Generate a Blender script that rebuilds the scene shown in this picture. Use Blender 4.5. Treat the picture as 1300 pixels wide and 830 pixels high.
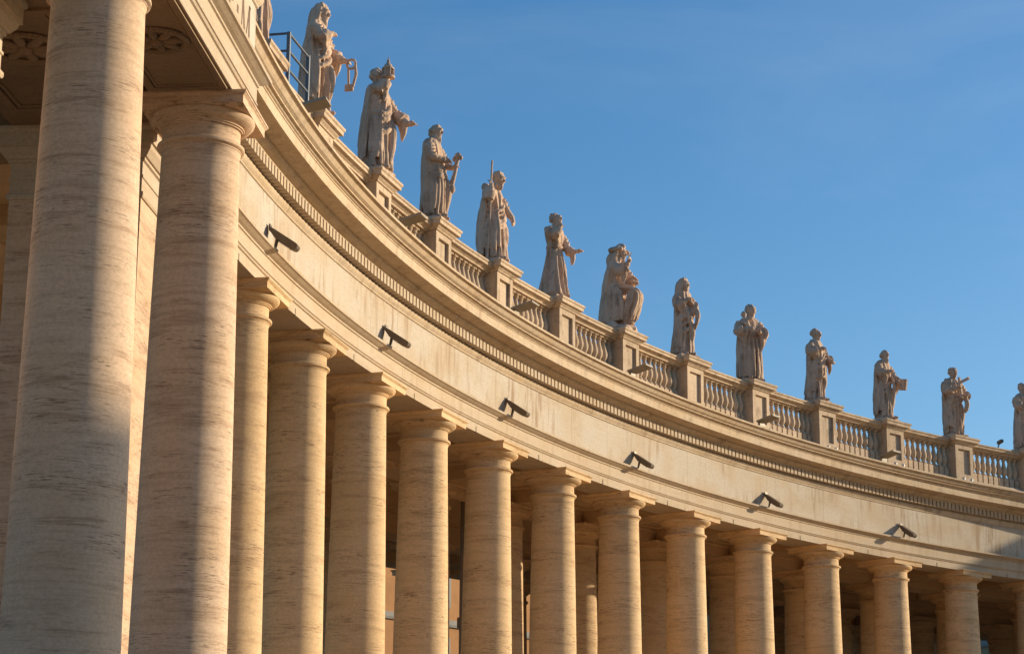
import bpy, bmesh, math, random
import numpy as np
from mathutils import Vector, Matrix

# ------------------------------------------------------------------ reset
for o in list(bpy.data.objects):
    bpy.data.objects.remove(o)
SC = bpy.context.scene
COL = SC.collection
PI = math.pi

# ------------------------------------------------------------------ camera
CAMX, CAMY = 52.8832, 56.7319
YAW, PITCH, ROLL = -1.24012557, 0.255553, 0.008117
cam = bpy.data.cameras.new('camera')
cam.sensor_width = 36.0
cam.lens = 2759.156 / 1300 * 36.0
cam.clip_start = 0.2
cam.clip_end = 3000
co = bpy.data.objects.new('camera', cam)
COL.objects.link(co)
SC.camera = co
fwd = Vector((math.cos(YAW) * math.cos(PITCH), math.sin(YAW) * math.cos(PITCH), math.sin(PITCH)))
rgt = Vector((math.sin(YAW), -math.cos(YAW), 0))
upv = rgt.cross(fwd)
r2 = rgt * math.cos(ROLL) + upv * math.sin(ROLL)
u2 = -rgt * math.sin(ROLL) + upv * math.cos(ROLL)
co.matrix_world = Matrix(((r2.x, u2.x, -fwd.x, CAMX), (r2.y, u2.y, -fwd.y, CAMY), (r2.z, u2.z, -fwd.z, 0), (0, 0, 0, 1)))

# ------------------------------------------------------------------ sky and sun
SUN_AZ, SUN_EL = math.radians(221.5), math.radians(13.0)
w = bpy.data.worlds.new('World')
SC.world = w
w.use_nodes = True
nt = w.node_tree
bg = nt.nodes['Background']
sky = nt.nodes.new('ShaderNodeTexSky')
sky.sky_type = 'NISHITA'
sky.sun_disc = False
sky.sun_elevation = SUN_EL
sky.sun_rotation = PI / 2 - SUN_AZ
sky.altitude = 0
sky.air_density = 1.0
sky.dust_density = 0.9
sky.ozone_density = 3.0
hsv = nt.nodes.new('ShaderNodeHueSaturation')
hsv.inputs['Saturation'].default_value = 1.24
hsv.inputs['Value'].default_value = 1.0
nt.links.new(sky.outputs[0], hsv.inputs['Color'])
tcw = nt.nodes.new('ShaderNodeTexCoord')
mpw = nt.nodes.new('ShaderNodeMapping')
mpw.inputs['Scale'].default_value = (2.2, 2.2, 7.0)
mpw.inputs['Rotation'].default_value = (0.35, 0.1, 0.4)
nzw = nt.nodes.new('ShaderNodeTexNoise')
nzw.inputs['Scale'].default_value = 1.6
nzw.inputs['Detail'].default_value = 7
nzw.inputs['Roughness'].default_value = 0.55
nzw.inputs['Distortion'].default_value = 0.6
rpw = nt.nodes.new('ShaderNodeMapRange')
rpw.interpolation_type = 'SMOOTHSTEP'
rpw.inputs['From Min'].default_value = 0.46
rpw.inputs['From Max'].default_value = 0.78
rpw.inputs['To Max'].default_value = 0.07
mxw = nt.nodes.new('ShaderNodeMix')
mxw.data_type = 'RGBA'
mxw.inputs[7].default_value = (5.2, 5.3, 5.6, 1)       # thin high cirrus
nt.links.new(tcw.outputs['Generated'], mpw.inputs['Vector'])
nt.links.new(mpw.outputs[0], nzw.inputs['Vector'])
nt.links.new(nzw.outputs['Fac'], rpw.inputs['Value'])
nt.links.new(rpw.outputs[0], mxw.inputs[0])
nt.links.new(hsv.outputs[0], mxw.inputs[6])
nt.links.new(mxw.outputs[2], bg.inputs[0])
bg.inputs[1].default_value = 0.094
sl = bpy.data.lights.new('sun', 'SUN')
sl.energy = 3.45
sl.angle = math.radians(0.42)
sl.color = (1.0, 0.845, 0.60)
so = bpy.data.objects.new('sun', sl)
COL.objects.link(so)
sdir = Vector((math.cos(SUN_EL) * math.cos(SUN_AZ), math.cos(SUN_EL) * math.sin(SUN_AZ), math.sin(SUN_EL)))
so.rotation_euler = sdir.to_track_quat('Z', 'Y').to_euler()
so.location = (0, 0, 80)
SC.render.engine = 'CYCLES'
SC.cycles.max_bounces = 10
SC.cycles.diffuse_bounces = 6
SC.view_settings.view_transform = 'Standard'
SC.view_settings.look = 'None'
SC.view_settings.exposure = 0.85
SC.view_settings.gamma = 1.0
SC.view_settings.use_curve_mapping = False

# ------------------------------------------------------------------ layout numbers
R = 76.0115            # radius of the front row of columns
DEL = 0.0638686        # angle between columns
A0 = 0.1582046         # angle of column k = 0
ZT = 13.79             # underside of the architrave
GZ = -1.7              # the piazza
FZ = 0.0               # portico floor


def ang(k):
    return A0 - k * DEL


def ring(k, inward=0.0, along=0.0):
    a = ang(k)
    return ((R - inward) * math.cos(a) + along * math.sin(a), (R - inward) * math.sin(a) - along * math.cos(a))


# ------------------------------------------------------------------ helpers
def tag(o, label, cat, group=None, kind=None):
    if label: o['label'] = label
    if cat: o['category'] = cat
    if group: o['group'] = group
    if kind: o['kind'] = kind
    elif cat: o['kind'] = 'thing'
    return o


def empty(name, loc, rz=0.0, label=None, cat=None, group=None):
    o = bpy.data.objects.new(name, None)
    COL.objects.link(o)
    o.location = loc
    o.rotation_euler = (0, 0, rz)
    o.empty_display_size = 0.3
    return tag(o, label, cat, group)


def link(name, me, mat=None, parent=None):
    o = bpy.data.objects.new(name, me)
    COL.objects.link(o)
    if mat and not me.materials: me.materials.append(mat)
    if parent: o.parent = parent
    return o


def mesh_bm(bm, name, smooth=None):
    me = bpy.data.meshes.new(name)
    bmesh.ops.recalc_face_normals(bm, faces=bm.faces[:])
    bm.to_mesh(me)
    bm.free()
    if smooth is not None:
        me.polygons.foreach_set('use_smooth', [True] * len(me.polygons))
        me.set_sharp_from_angle(angle=math.radians(smooth))
    return me


def obj(name, bm, mat, parent=None, smooth=None):
    return link(name, mesh_bm(bm, name, smooth), mat, parent)


def box(bm, x0, x1, y0, y1, z0, z1, mtx=None):
    vs = [bm.verts.new((x, y, z)) for z in (z0, z1) for y in (y0, y1) for x in (x0, x1)]
    for f in ((0, 2, 3, 1), (4, 5, 7, 6), (0, 1, 5, 4), (2, 6, 7, 3), (0, 4, 6, 2), (1, 3, 7, 5)):
        bm.faces.new([vs[i] for i in f])
    if mtx is not None:
        bmesh.ops.transform(bm, matrix=mtx, verts=vs)
    return vs


def lathe(bm, prof, n=48, cx=0.0, cy=0.0, cap=True):
    rings = []
    for r, z in prof:
        rings.append([bm.verts.new((cx + r * math.cos(2 * PI * i / n), cy + r * math.sin(2 * PI * i / n), z)) for i in range(n)])
    for a, b in zip(rings, rings[1:]):
        for i in range(n):
            j = (i + 1) % n
            bm.faces.new((a[i], a[j], b[j], b[i]))
    if cap:
        bm.faces.new(rings[0][::-1])
        bm.faces.new(rings[-1])


def square_lathe(bm, prof, hx=None, hy=None, x0=0.0, y0=0.0):
    """prof: (offset, z); half sizes hx+offset, hy+offset"""
    rings = []
    for r, z in prof:
        X, Y = (r if hx is None else hx + r), (r if hy is None else hy + r)
        rings.append([bm.verts.new((x0 + sx * X, y0 + sy * Y, z)) for sx, sy in ((-1, -1), (1, -1), (1, 1), (-1, 1))])
    for a, b in zip(rings, rings[1:]):
        for i in range(4):
            j = (i + 1) % 4
            bm.faces.new((a[i], a[j], b[j], b[i]))
    bm.faces.new(rings[0][::-1])
    bm.faces.new(rings[-1])


def arc_sweep(bm, prof, k0, k1, step=1 / 12.0, closed=True):
    """sweep a profile of (inward, z) round the colonnade"""
    n = max(2, int(round((k1 - k0) / step)))
    rows = []
    for i in range(n + 1):
        k = k0 + (k1 - k0) * i / n
        a = ang(k)
        c, s = math.cos(a), math.sin(a)
        rows.append([bm.verts.new(((R - p) * c, (R - p) * s, z)) for p, z in prof])
    m = len(prof)
    for a, b in zip(rows, rows[1:]):
        for i in range(m if closed else m - 1):
            j = (i + 1) % m
            bm.faces.new((a[i], a[j], b[j], b[i]))
    if closed:
        bm.faces.new(rows[0])
        bm.faces.new(rows[-1][::-1])


def tube(bm, pts, radii, n=10):
    pts = [Vector(p) for p in pts]
    rings = []
    prev = None
    for i, p in enumerate(pts):
        t = (pts[min(i + 1, len(pts) - 1)] - pts[max(i - 1, 0)]).normalized()
        ref = prev if prev is not None else (Vector((0, 0, 1)) if abs(t.z) < 0.9 else Vector((1, 0, 0)))
        u = t.cross(ref)
        if u.length < 1e-4: u = t.cross(Vector((0.3, 1, 0.1)))
        u.normalize()
        v = u.cross(t)
        prev = v
        r = radii[i] if hasattr(radii, '__len__') else radii
        rings.append([bm.verts.new(p + (u * math.cos(2 * PI * j / n) + v * math.sin(2 * PI * j / n)) * r) for j in range(n)])
    for a, b in zip(rings, rings[1:]):
        for i in range(n):
            j = (i + 1) % n
            bm.faces.new((a[i], a[j], b[j], b[i]))
    bm.faces.new(rings[0][::-1])
    bm.faces.new(rings[-1])


def ball(bm, c, r, seg=16, rot=None):
    M = Matrix.Translation(Vector(c))
    if rot is not None: M = M @ rot
    M = M @ Matrix.Diagonal((r[0], r[1], r[2], 1))
    bmesh.ops.create_uvsphere(bm, u_segments=seg, v_segments=seg // 2 + 2, radius=1, matrix=M)


# ------------------------------------------------------------------ materials
def nodes(name, rough=0.85):
    m = bpy.data.materials.new(name)
    m.use_nodes = True
    t = m.node_tree
    b = t.nodes['Principled BSDF']
    b.inputs['Roughness'].default_value = rough
    b.inputs['Specular IOR Level'].default_value = 0.25
    return m, t, b


def mth(t, op, a, b=None, clamp=False):
    n = t.nodes.new('ShaderNodeMath')
    n.operation = op
    n.use_clamp = clamp
    for i, v in enumerate((a, b)):
        if v is None: continue
        if isinstance(v, (int, float)): n.inputs[i].default_value = v
        else: t.links.new(v, n.inputs[i])
    return n.outputs[0]


def ramp(t, fac, a, b, c0=0.0, c1=1.0):
    n = t.nodes.new('ShaderNodeMapRange')
    n.inputs['From Min'].default_value = a
    n.inputs['From Max'].default_value = b
    n.inputs['To Min'].default_value = c0
    n.inputs['To Max'].default_value = c1
    n.interpolation_type = 'SMOOTHSTEP'
    t.links.new(fac, n.inputs['Value'])
    return n.outputs[0]


def mixc(t, fac, a, b, mode='MIX'):
    n = t.nodes.new('ShaderNodeMix')
    n.data_type = 'RGBA'
    n.blend_type = mode
    if isinstance(fac, (int, float)): n.inputs[0].default_value = fac
    else: t.links.new(fac, n.inputs[0])
    for i, v in ((6, a), (7, b)):
        if isinstance(v, tuple): n.inputs[i].default_value = (v[0], v[1], v[2], 1)
        else: t.links.new(v, n.inputs[i])
    return n.outputs[2]


def noise(t, vec, scale, xyz=(1, 1, 1), detail=5.0, rough=0.55, off=None, dist=0.0):
    mp = t.nodes.new('ShaderNodeMapping')
    mp.inputs['Scale'].default_value = xyz
    t.links.new(vec, mp.inputs['Vector'])
    if off is not None: t.links.new(off, mp.inputs['Location'])
    n = t.nodes.new('ShaderNodeTexNoise')
    n.inputs['Scale'].default_value = scale
    n.inputs['Detail'].default_value = detail
    n.inputs['Roughness'].default_value = rough
    n.inputs['Distortion'].default_value = dist
    t.links.new(mp.outputs[0], n.inputs['Vector'])
    return n.outputs['Fac']


def stone(name, base, warm, dark, streak=0.5, pits=0.5, blotch=0.5, vert=0.0, bump=0.25, grime=0.0, fine=1.0, band=0.0, joints=0.0):
    """travertine: horizontal veins, dashed pits, broad blotches, optional run-off stains"""
    m, t, b = nodes(name)
    tc = t.nodes.new('ShaderNodeTexCoord')
    oi = t.nodes.new('ShaderNodeObjectInfo')
    cb = t.nodes.new('ShaderNodeCombineXYZ')
    rnd = oi.outputs['Random']
    t.links.new(mth(t, 'MULTIPLY', rnd, 37.0), cb.inputs[0])
    t.links.new(mth(t, 'MULTIPLY', rnd, 91.0), cb.inputs[1])
    t.links.new(mth(t, 'MULTIPLY', rnd, 61.0), cb.inputs[2])
    off = cb.outputs[0]
    P = tc.outputs['Object']
    big = noise(t, P, 0.55 * fine, (1, 1, 1.4), 3, 0.5, off)
    vein = noise(t, P, 1.0 * fine, (0.5, 0.5, 9.0), 8, 0.66, off, 0.15)
    vein2 = noise(t, P, 1.0 * fine, (1.7, 1.7, 46.0), 7, 0.70, off, 0.15)
    pit = noise(t, P, 1.0 * fine, (3.4, 3.4, 52.0), 6, 0.70, off, 0.25)
    grain = noise(t, P, 15.0 * fine, (1, 1, 1.3), 6, 0.78, off)
    zone = noise(t, P, 1.0 * fine, (0.5, 0.5, 1.9), 3, 0.55, off)
    c = mixc(t, mth(t, 'MULTIPLY', ramp(t, big, 0.38, 0.66), blotch), base, warm)
    c = mixc(t, mth(t, 'MULTIPLY', ramp(t, vein, 0.46, 0.70), streak), c, dark)
    c = mixc(t, mth(t, 'MULTIPLY', ramp(t, vein2, 0.50, 0.74), streak * 0.75), c, dark)
    if band:
        bz = noise(t, P, 1.0, (0.6, 0.6, 3.6), 7, 0.62, off, 0.2)
        bl = mth(t, 'MULTIPLY', ramp(t, bz, 0.50, 0.66), ramp(t, vein2, 0.36, 0.62))
        c = mixc(t, mth(t, 'MULTIPLY', bl, band), c, (dark[0] * .85, dark[1] * .8, dark[2] * .75))
    c = mixc(t, ramp(t, grain, 0.36, 0.62, 0.26, 0.0), c, (dark[0] * .6, dark[1] * .6, dark[2] * .6))
    pz = mth(t, 'MULTIPLY', ramp(t, pit, 0.545, 0.625), ramp(t, zone, 0.42, 0.60))
    c = mixc(t, mth(t, 'MULTIPLY', pz, pits), c, (dark[0] * .38, dark[1] * .33, dark[2] * .30))
    if vert:
        vs = noise(t, P, 1.0 * fine, (3.4, 3.4, 0.45), 7, 0.66, off, 0.5)
        vz = noise(t, P, 0.45 * fine, (1, 1, 1), 2, 0.5, off)
        c = mixc(t, mth(t, 'MULTIPLY', mth(t, 'MULTIPLY', ramp(t, vs, 0.46, 0.66), ramp(t, vz, 0.36, 0.60)), vert), c, dark)
    if grime:
        gr = noise(t, P, 2.3 * fine, (1, 1, 0.6), 6, 0.65, off)
        c = mixc(t, mth(t, 'MULTIPLY', ramp(t, gr, 0.5, 0.72), grime), c, (dark[0] * .45, dark[1] * .43, dark[2] * .42))
    if joints:                       # butt joints between the blocks of the curved course
        sx = t.nodes.new('ShaderNodeSeparateXYZ'); t.links.new(P, sx.inputs[0])
        at = mth(t, 'ARCTAN2', sx.outputs[1], sx.outputs[0])
        uu = mth(t, 'ADD', mth(t, 'MULTIPLY', at, R / joints), 0.37)
        cell = mth(t, 'FLOOR', uu)
        wn = t.nodes.new('ShaderNodeTexWhiteNoise'); wn.noise_dimensions = '1D'
        t.links.new(cell, wn.inputs['W'])
        fr_ = mth(t, 'FRACT', uu)
        dj = mth(t, 'ABSOLUTE', mth(t, 'SUBTRACT', fr_, mth(t, 'ADD', mth(t, 'MULTIPLY', wn.outputs['Value'], .5), .25)))
        c = mixc(t, ramp(t, dj, 0.006 / joints, 0.022 / joints, 0.34, 0.0), c, (dark[0] * .4, dark[1] * .36, dark[2] * .34))
        wn2 = t.nodes.new('ShaderNodeTexWhiteNoise'); wn2.noise_dimensions = '1D'
        t.links.new(mth(t, 'FLOOR', mth(t, 'ADD', uu, mth(t, 'SUBTRACT', .5, mth(t, 'MULTIPLY', wn.outputs['Value'], .5)))), wn2.inputs['W'])
        c = mixc(t, mth(t, 'MULTIPLY', wn2.outputs['Value'], 0.22), c, warm)
    tint = ramp(t, rnd, 0.0, 1.0, 0.90, 1.08)
    hs = t.nodes.new('ShaderNodeHueSaturation')
    t.links.new(c, hs.inputs['Color'])
    t.links.new(tint, hs.inputs['Value'])
    t.links.new(hs.outputs[0], b.inputs['Base Color'])
    bp = t.nodes.new('ShaderNodeBump')
    bp.inputs['Strength'].default_value = bump
    bp.inputs['Distance'].default_value = 0.03
    h = mth(t, 'SUBTRACT', mth(t, 'MULTIPLY', vein2, 0.5), pz)
    t.links.new(h, bp.inputs['Height'])
    t.links.new(bp.outputs[0], b.inputs['Normal'])
    return m


def flat(name, col, rough=0.6, metal=0.0, var=0.25, scale=6.0):
    m, t, b = nodes(name, rough)
    tc = t.nodes.new('ShaderNodeTexCoord')
    n = noise(t, tc.outputs['Object'], scale, (1, 1, 1), 5, 0.6)
    c = mixc(t, mth(t, 'MULTIPLY', ramp(t, n, 0.35, 0.7), var), col, tuple(v * 0.5 for v in col))
    t.links.new(c, b.inputs['Base Color'])
    b.inputs['Metallic'].default_value = metal
    return m


M = {}
M['shaft'] = stone('travertine shaft', (.66, .475, .33), (.62, .415, .25), (.37, .23, .14), 0.42, 0.85, 0.6, band=0.75)
M['ringshaft'] = stone('bounce-tinted golden travertine shaft', (.70, .485, .275), (.66, .43, .215), (.40, .245, .13), 0.36, 0.9, 0.6, band=0.6)  # golden stone, with warm bounce light of the portico mixed into its colour
M['entab'] = stone('travertine entablature', (.57, .46, .345), (.54, .40, .26), (.36, .24, .145), 0.22, 0.15, 0.5, vert=0.22, bump=0.12)
M['frieze'] = stone('travertine frieze', (.58, .51, .425), (.53, .41, .285), (.34, .23, .145), 0.12, 0.3, 0.85, vert=1.0, bump=0.12)
M['friezering'] = stone('travertine frieze blocks', (.58, .51, .425), (.53, .41, .285), (.34, .23, .145), 0.12, 0.3, 0.85, vert=1.0, bump=0.12, joints=3.1)
M['entring'] = stone('travertine architrave blocks', (.60, .475, .345), (.56, .41, .26), (.36, .24, .14), 0.22, 0.2, 0.6, vert=0.45, bump=0.12, joints=4.85)
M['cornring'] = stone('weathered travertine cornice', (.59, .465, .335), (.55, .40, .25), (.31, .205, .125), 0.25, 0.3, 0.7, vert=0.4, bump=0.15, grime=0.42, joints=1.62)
M['balus'] = stone('travertine balustrade', (.60, .455, .32), (.53, .38, .25), (.26, .18, .115), 0.2, 0.3, 0.6, vert=0.45, bump=0.2, grime=0.5)
M['statue'] = stone('weathered statue stone', (.68, .48, .35), (.56, .375, .245), (.19, .128, .092), 0.12, 0.2, 0.6, vert=0.6, bump=0.35, grime=0.45, fine=1.6)
M['ceil'] = stone('portico ceiling stone', (.62, .43, .25), (.56, .37, .20), (.32, .21, .12), 0.25, 0.2, 0.5, bump=0.1)
M['floor'] = stone('worn warm portico paving', (.58, .40, .225), (.54, .35, .18), (.34, .22, .12), 0.2, 0.2, 0.5, bump=0.1)
M['soffit'] = stone('shade-darkened soffit stone', (.30, .205, .125), (.25, .165, .095), (.15, .095, .055), 0.25, 0.2, 0.5, bump=0.1)  # stone colour darkened to deepen the shade under the pavilion beams
M['joint'] = flat('dark open joint', (.05, .035, .025), 0.9)
M['letter'] = flat('bronze letter fill', (.16, .095, .055), 0.7)
M['steel'] = flat('galvanised railing steel', (.13, .145, .17), 0.5, 0.3, 0.2)
M['lamp'] = flat('dark brown floodlight housing', (.15, .112, .08), 0.5, 0.2, 0.3)
M['lampglass'] = flat('floodlight glass', (.10, .10, .105), 0.15, 0.0, 0.1)
M['plate'] = flat('beige painted floodlight', (.30, .245, .18), 0.55, 0.0, 0.2)
M['white'] = flat('white lamp enamel', (.62, .60, .56), 0.4, 0.0, 0.15)
M['orange'] = flat('orange plaster', (.50, .245, .10), 0.9, 0.0, 0.3, 0.8)
M['ochre'] = flat('ochre plaster', (.42, .30, .17), 0.9, 0.0, 0.3, 0.5)
M['roof'] = flat('clay roof tiles', (.26, .13, .075), 0.9, 0.0, 0.5, 1.5)
M['trim'] = flat('grey stone trim', (.36, .33, .29), 0.85, 0.0, 0.3, 2.0)
M['glass'] = flat('dark window pane', (.03, .03, .035), 0.7, 0.0, 0.2)
M['shutter'] = flat('brown shutters', (.10, .065, .045), 0.7, 0.0, 0.3)


def cobbles():
    m, t, b = nodes('basalt cobbles', 0.75)
    tc = t.nodes.new('ShaderNodeTexCoord')
    v = t.nodes.new('ShaderNodeTexVoronoi')
    v.inputs['Scale'].default_value = 8.0
    t.links.new(tc.outputs['Object'], v.inputs['Vector'])
    n = noise(t, tc.outputs['Object'], 0.25, (1, 1, 1), 5)
    c = mixc(t, ramp(t, n, .3, .7), (.54, .36, .19), (.60, .40, .22))
    c = mixc(t, ramp(t, v.outputs['Distance'], 0.35, 0.6), c, (.16, .12, .085))
    t.links.new(c, b.inputs['Base Color'])
    return m


M['ground'] = cobbles()

# ------------------------------------------------------------------ ground
bm = bmesh.new()
vs = [bm.verts.new(p) for p in ((-1500, -1500, GZ), (1500, -1500, GZ), (1500, 1500, GZ), (-1500, 1500, GZ))]
bm.faces.new(vs)
tag(obj('piazza_paving', bm, M['ground']), None, None, kind='structure')
bm = bmesh.new()
K0, K1 = -2.15, 20.5
arc_sweep(bm, [(3.6, GZ), (3.6, GZ + .42), (3.05, GZ + .42), (3.05, GZ + .85), (2.5, GZ + .85), (2.5, GZ + 1.27), (1.95, GZ + 1.27), (1.95, FZ), (-19.8, FZ), (-19.8, GZ)], -5.5, K1, 0.25)
tag(obj('portico_steps', bm, M['floor']), None, None, kind='structure')

# ------------------------------------------------------------------ columns
def rshaft(z):
    t_ = (z - 1.5) / 11.5
    return .86 - .10 * t_ - .06 * t_ * t_


def column_meshes(n, mat='ringshaft'):
    out = []
    bm = bmesh.new()
    square_lathe(bm, [(1.17, FZ), (1.17, FZ + .38)])
    lathe(bm, [(1.14, FZ + .385), (1.20, FZ + .46), (1.22, FZ + .56), (1.20, FZ + .67), (1.13, FZ + .74), (1.0, FZ + .76), (1.0, FZ + .84), (.93, FZ + .90)], n)
    out.append(('base', mesh_bm(bm, 'base', 35)))
    bm = bmesh.new()
    zs = [FZ + .905, FZ + 1.1] + [1.5 + i * .5 for i in range(23)] + [12.86, 12.90, 12.93]
    prof = []
    for z in zs:
        r = rshaft(max(z, 1.3))
        if z < 1.0: r += .05
        if z > 12.88: r += .025 * (z - 12.88) / .05
        prof.append((r, z))
    lathe(bm, prof, n)
    out.append(('shaft', mesh_bm(bm, 'shaft', 35)))
    bm = bmesh.new()
    lathe(bm, [(.735, 12.932), (.735, 12.955), (.755, 12.96), (.785, 12.985), (.79, 13.01), (.785, 13.035), (.755, 13.06), (.72, 13.065), (.705, 13.10),
               (.702, 13.30), (.71, 13.325), (.745, 13.33), (.748, 13.355), (.775, 13.36), (.78, 13.385), (.80, 13.39),
               (.86, 13.415), (.91, 13.45), (.945, 13.49), (.957, 13.53), (.95, 13.556)], n)
    out.append(('capital', mesh_bm(bm, 'capital', 38)))
    bm = bmesh.new()
    square_lathe(bm, [(.955, 13.558), (.955, 13.685), (.962, 13.705), (.99, 13.73), (1.0, 13.745), (1.012, 13.748), (1.012, 13.786)])
    out.append(('abacus', mesh_bm(bm, 'abacus')))
    for nm, me in out: me.materials.append(M[mat])
    return out


CM, CM2, CMP = column_meshes(72), column_meshes(40), column_meshes(80, 'shaft')


def column(x, y, rz, label, group, ms):
    e = empty('column', (x, y, 0), rz, label, 'column', group)
    for nm, me in ms:
        link(nm, me, None, e)
    return e


SN = {-1: 'hidden corner', 0: 'top-edge statue', 1: 'statue with the keys', 2: 'temple-raising statue', 3: 'statue with the short torch',
      4: 'statue with the tall staff', 5: 'belted friar statue', 6: 'broad-hooded pointing statue', 7: 'slim long-haired statue',
      8: 'statue carrying a child', 9: 'layered-tunic statue', 10: 'bald statue with a square book', 11: 'statue holding a cross',
      12: 'right-edge statue'}
for k in range(-1, 21):
    x, y = ring(k)
    if k == -1: lab = 'curved row column hidden right behind the thick corner column'
    elif k == 0: lab = 'narrow sunlit column showing just right of the thick corner column'
    elif k <= 12: lab = 'sunlit front-row travertine column in line below the ' + SN[k]
    else: lab = 'front-row column beyond the right edge of the photo'
    column(x, y, ang(k), lab, 'front row of travertine columns', CM)
G2, G3, G4 = -4.85, -12.4, -17.2
for k in range(2, 21):
    x, y = ring(k, G2)
    column(x, y, ang(k), ('shaded second-row column directly behind the front column under the ' + SN[k]) if k <= 12 else 'shaded second-row column beyond the right edge',
           'second row of shaded columns', CM2)
for k in range(5, 21):
    for g, nm in ((G3, 'third'), (G4, 'fourth')):
        x, y = ring(k, g)
        column(x, y, ang(k), ('dark %s-row column in the portico in line with the %s' % (nm, SN[k])) if k <= 12 else 'dark %s-row column beyond the right edge of the photo' % nm,
               nm + ' row of dark columns', CM2)

# ------------------------------------------------------------------ curved entablature
ARCH = [(-.66, ZT), (.655, ZT), (.655, 14.06), (.69, 14.075), (.71, 14.12), (.735, 14.13), (.735, 14.165), (.715, 14.17), (.715, 14.475), (.75, 14.49), (.755, 14.53),
        (.82, 14.56), (.90, 14.61), (.945, 14.625), (.95, 14.69), (.66, 14.695), (-.66, 14.695)]
FRZ = [(-.66, 14.70), (.655, 14.70), (.655, 16.035), (-.66, 16.035)]
COR = [(-.66, 16.04), (.665, 16.04), (.69, 16.055), (.69, 16.085), (.71, 16.11), (.745, 16.16), (.76, 16.195), (.765, 16.205), (.765, 16.26), (.72, 16.265), (.72, 16.565),
       (.985, 16.57), (.985, 16.60), (1.05, 16.615), (1.13, 16.65), (1.185, 16.70), (1.19, 16.75), (1.21, 16.755), (1.56, 16.80), (1.575, 16.775), (1.64, 16.775), (1.645, 17.03),
       (1.665, 17.035), (1.67, 17.065), (1.71, 17.085), (1.735, 17.12), (1.80, 17.125), (1.805, 17.155), (1.83, 17.17), (1.88, 17.20), (1.915, 17.25),
       (1.95, 17.305), (2.0, 17.33), (2.045, 17.335), (2.05, 17.40), (1.5, 17.46), (.4, 17.50), (-.66, 17.50)]
KE = -2.0
ent = empty('curved_entablature', (R * math.cos(ang(6)), R * math.sin(ang(6)), ZT), 0,
            'long sunlit curved stone entablature carried by the front row of columns', 'entablature')
ent.location = (0, 0, 0)
bm = bmesh.new(); arc_sweep(bm, ARCH, KE, K1); obj('architrave', bm, M['entring'], ent)
bm = bmesh.new(); arc_sweep(bm, FRZ, KE, K1); obj('frieze', bm, M['friezering'], ent)
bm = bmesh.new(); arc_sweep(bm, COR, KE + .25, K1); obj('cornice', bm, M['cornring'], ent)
bm = bmesh.new()
ND = 18
for i in range(int((K1 - KE - .6) * ND)):
    k = KE + .3 + i / ND
    a = ang(k)
    box(bm, R - .985, R - .715, -.088, .088, 16.30, 16.572, Matrix.Rotation(a, 4, 'Z'))
obj('dentil_course', bm, M['entab'], ent)
for k in range(-1, 15):
    a = ang(k + .5)
    bm = bmesh.new()
    box(bm, R - .659, R - .62, -.02, .02, ZT - .012, 13.955, Matrix.Rotation(a, 4, 'Z'))
    obj('mortar_joint', bm, M['joint'], ent)

# interior: architraves, ceilings, vault and roof of the portico
roof = empty('portico_roof', (0, 0, 0), 0, 'shaded stone ceiling and vaulted roof inside the curved portico', 'roof')
INA = [(-.6, ZT), (.6, ZT), (.6, 14.15), (.66, 14.2), (.66, 14.6), (-.66, 14.6), (-.66, 14.2), (-.6, 14.15)]
for g in (G2, G3, G4):
    bm = bmesh.new(); arc_sweep(bm, [(g + p, z) for p, z in INA], KE, K1, .2); obj('inner_architrave', bm, M['ceil'], roof)
bm = bmesh.new()
for ga, gb in ((-.67, G2 + .67), (G3 - .67, G4 + .67)):
    arc_sweep(bm, [(ga, 14.25), (ga, 14.6), (gb, 14.6), (gb, 14.25)], KE, K1, .2)
    for k in range(-1, 21):
        a = ang(k)
        box(bm, R - ga + .005, R - gb - .005, -.62, .62, ZT + .003, 14.247, Matrix.Rotation(a, 4, 'Z'))
        a = ang(k + .5)
        mr = Matrix.Rotation(a, 4, 'Z')
        L0, L1 = R - ga + .45, R - gb - .45
        for x0, x1, y0, y1 in ((L0, L1, -1.35, -1.2), (L0, L1, 1.2, 1.35), (L0, L0 + .15, -1.199, 1.199), (L1 - .15, L1, -1.199, 1.199)):
            box(bm, x0, x1, y0, y1, 14.17, 14.246, mr)
obj('flat_ceiling', bm, M['ceil'], roof)
bm = bmesh.new()
gc, hw = (G2 + G3) / 2, (G2 - G3) / 2 - .62
vp = [(gc - hw * math.cos(PI * i / 16), 14.62 + 2.3 * math.sin(PI * i / 16)) for i in range(17)]
arc_sweep(bm, vp + [(gc + hw, 17.3), (gc - hw, 17.3)], KE, K1, .2)
for k in range(-1, 21):
    for i in range(16):
        a0_, a1_ = PI * i / 16, PI * (i + 1) / 16
        p = [(gc - (hw - d_) * math.cos(a_), 14.62 + (2.3 - d_) * math.sin(a_)) for a_, d_ in ((a0_, .01), (a1_, .01), (a1_, -.14), (a0_, -.14))]
        p = [(gc - (hw - .14) * math.cos(a_) if s_ else gc - (hw + .01) * math.cos(a_), 14.62 + (2.16 if s_ else 2.31) * math.sin(a_)) for a_, s_ in ((a0_, 1), (a1_, 1), (a1_, 0), (a0_, 0))]
        rows = []
        for kk in (k - .13, k + .13):
            a = ang(kk)
            rows.append([bm.verts.new(((R - q) * math.cos(a), (R - q) * math.sin(a), z)) for q, z in p])
        for q in range(4):
            bm.faces.new((rows[0][q], rows[0][(q + 1) % 4], rows[1][(q + 1) % 4], rows[1][q]))
        bm.faces.new(rows[0][::-1]); bm.faces.new(rows[1])
obj('barrel_vault', bm, M['ceil'], roof)
bm = bmesh.new()
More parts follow.
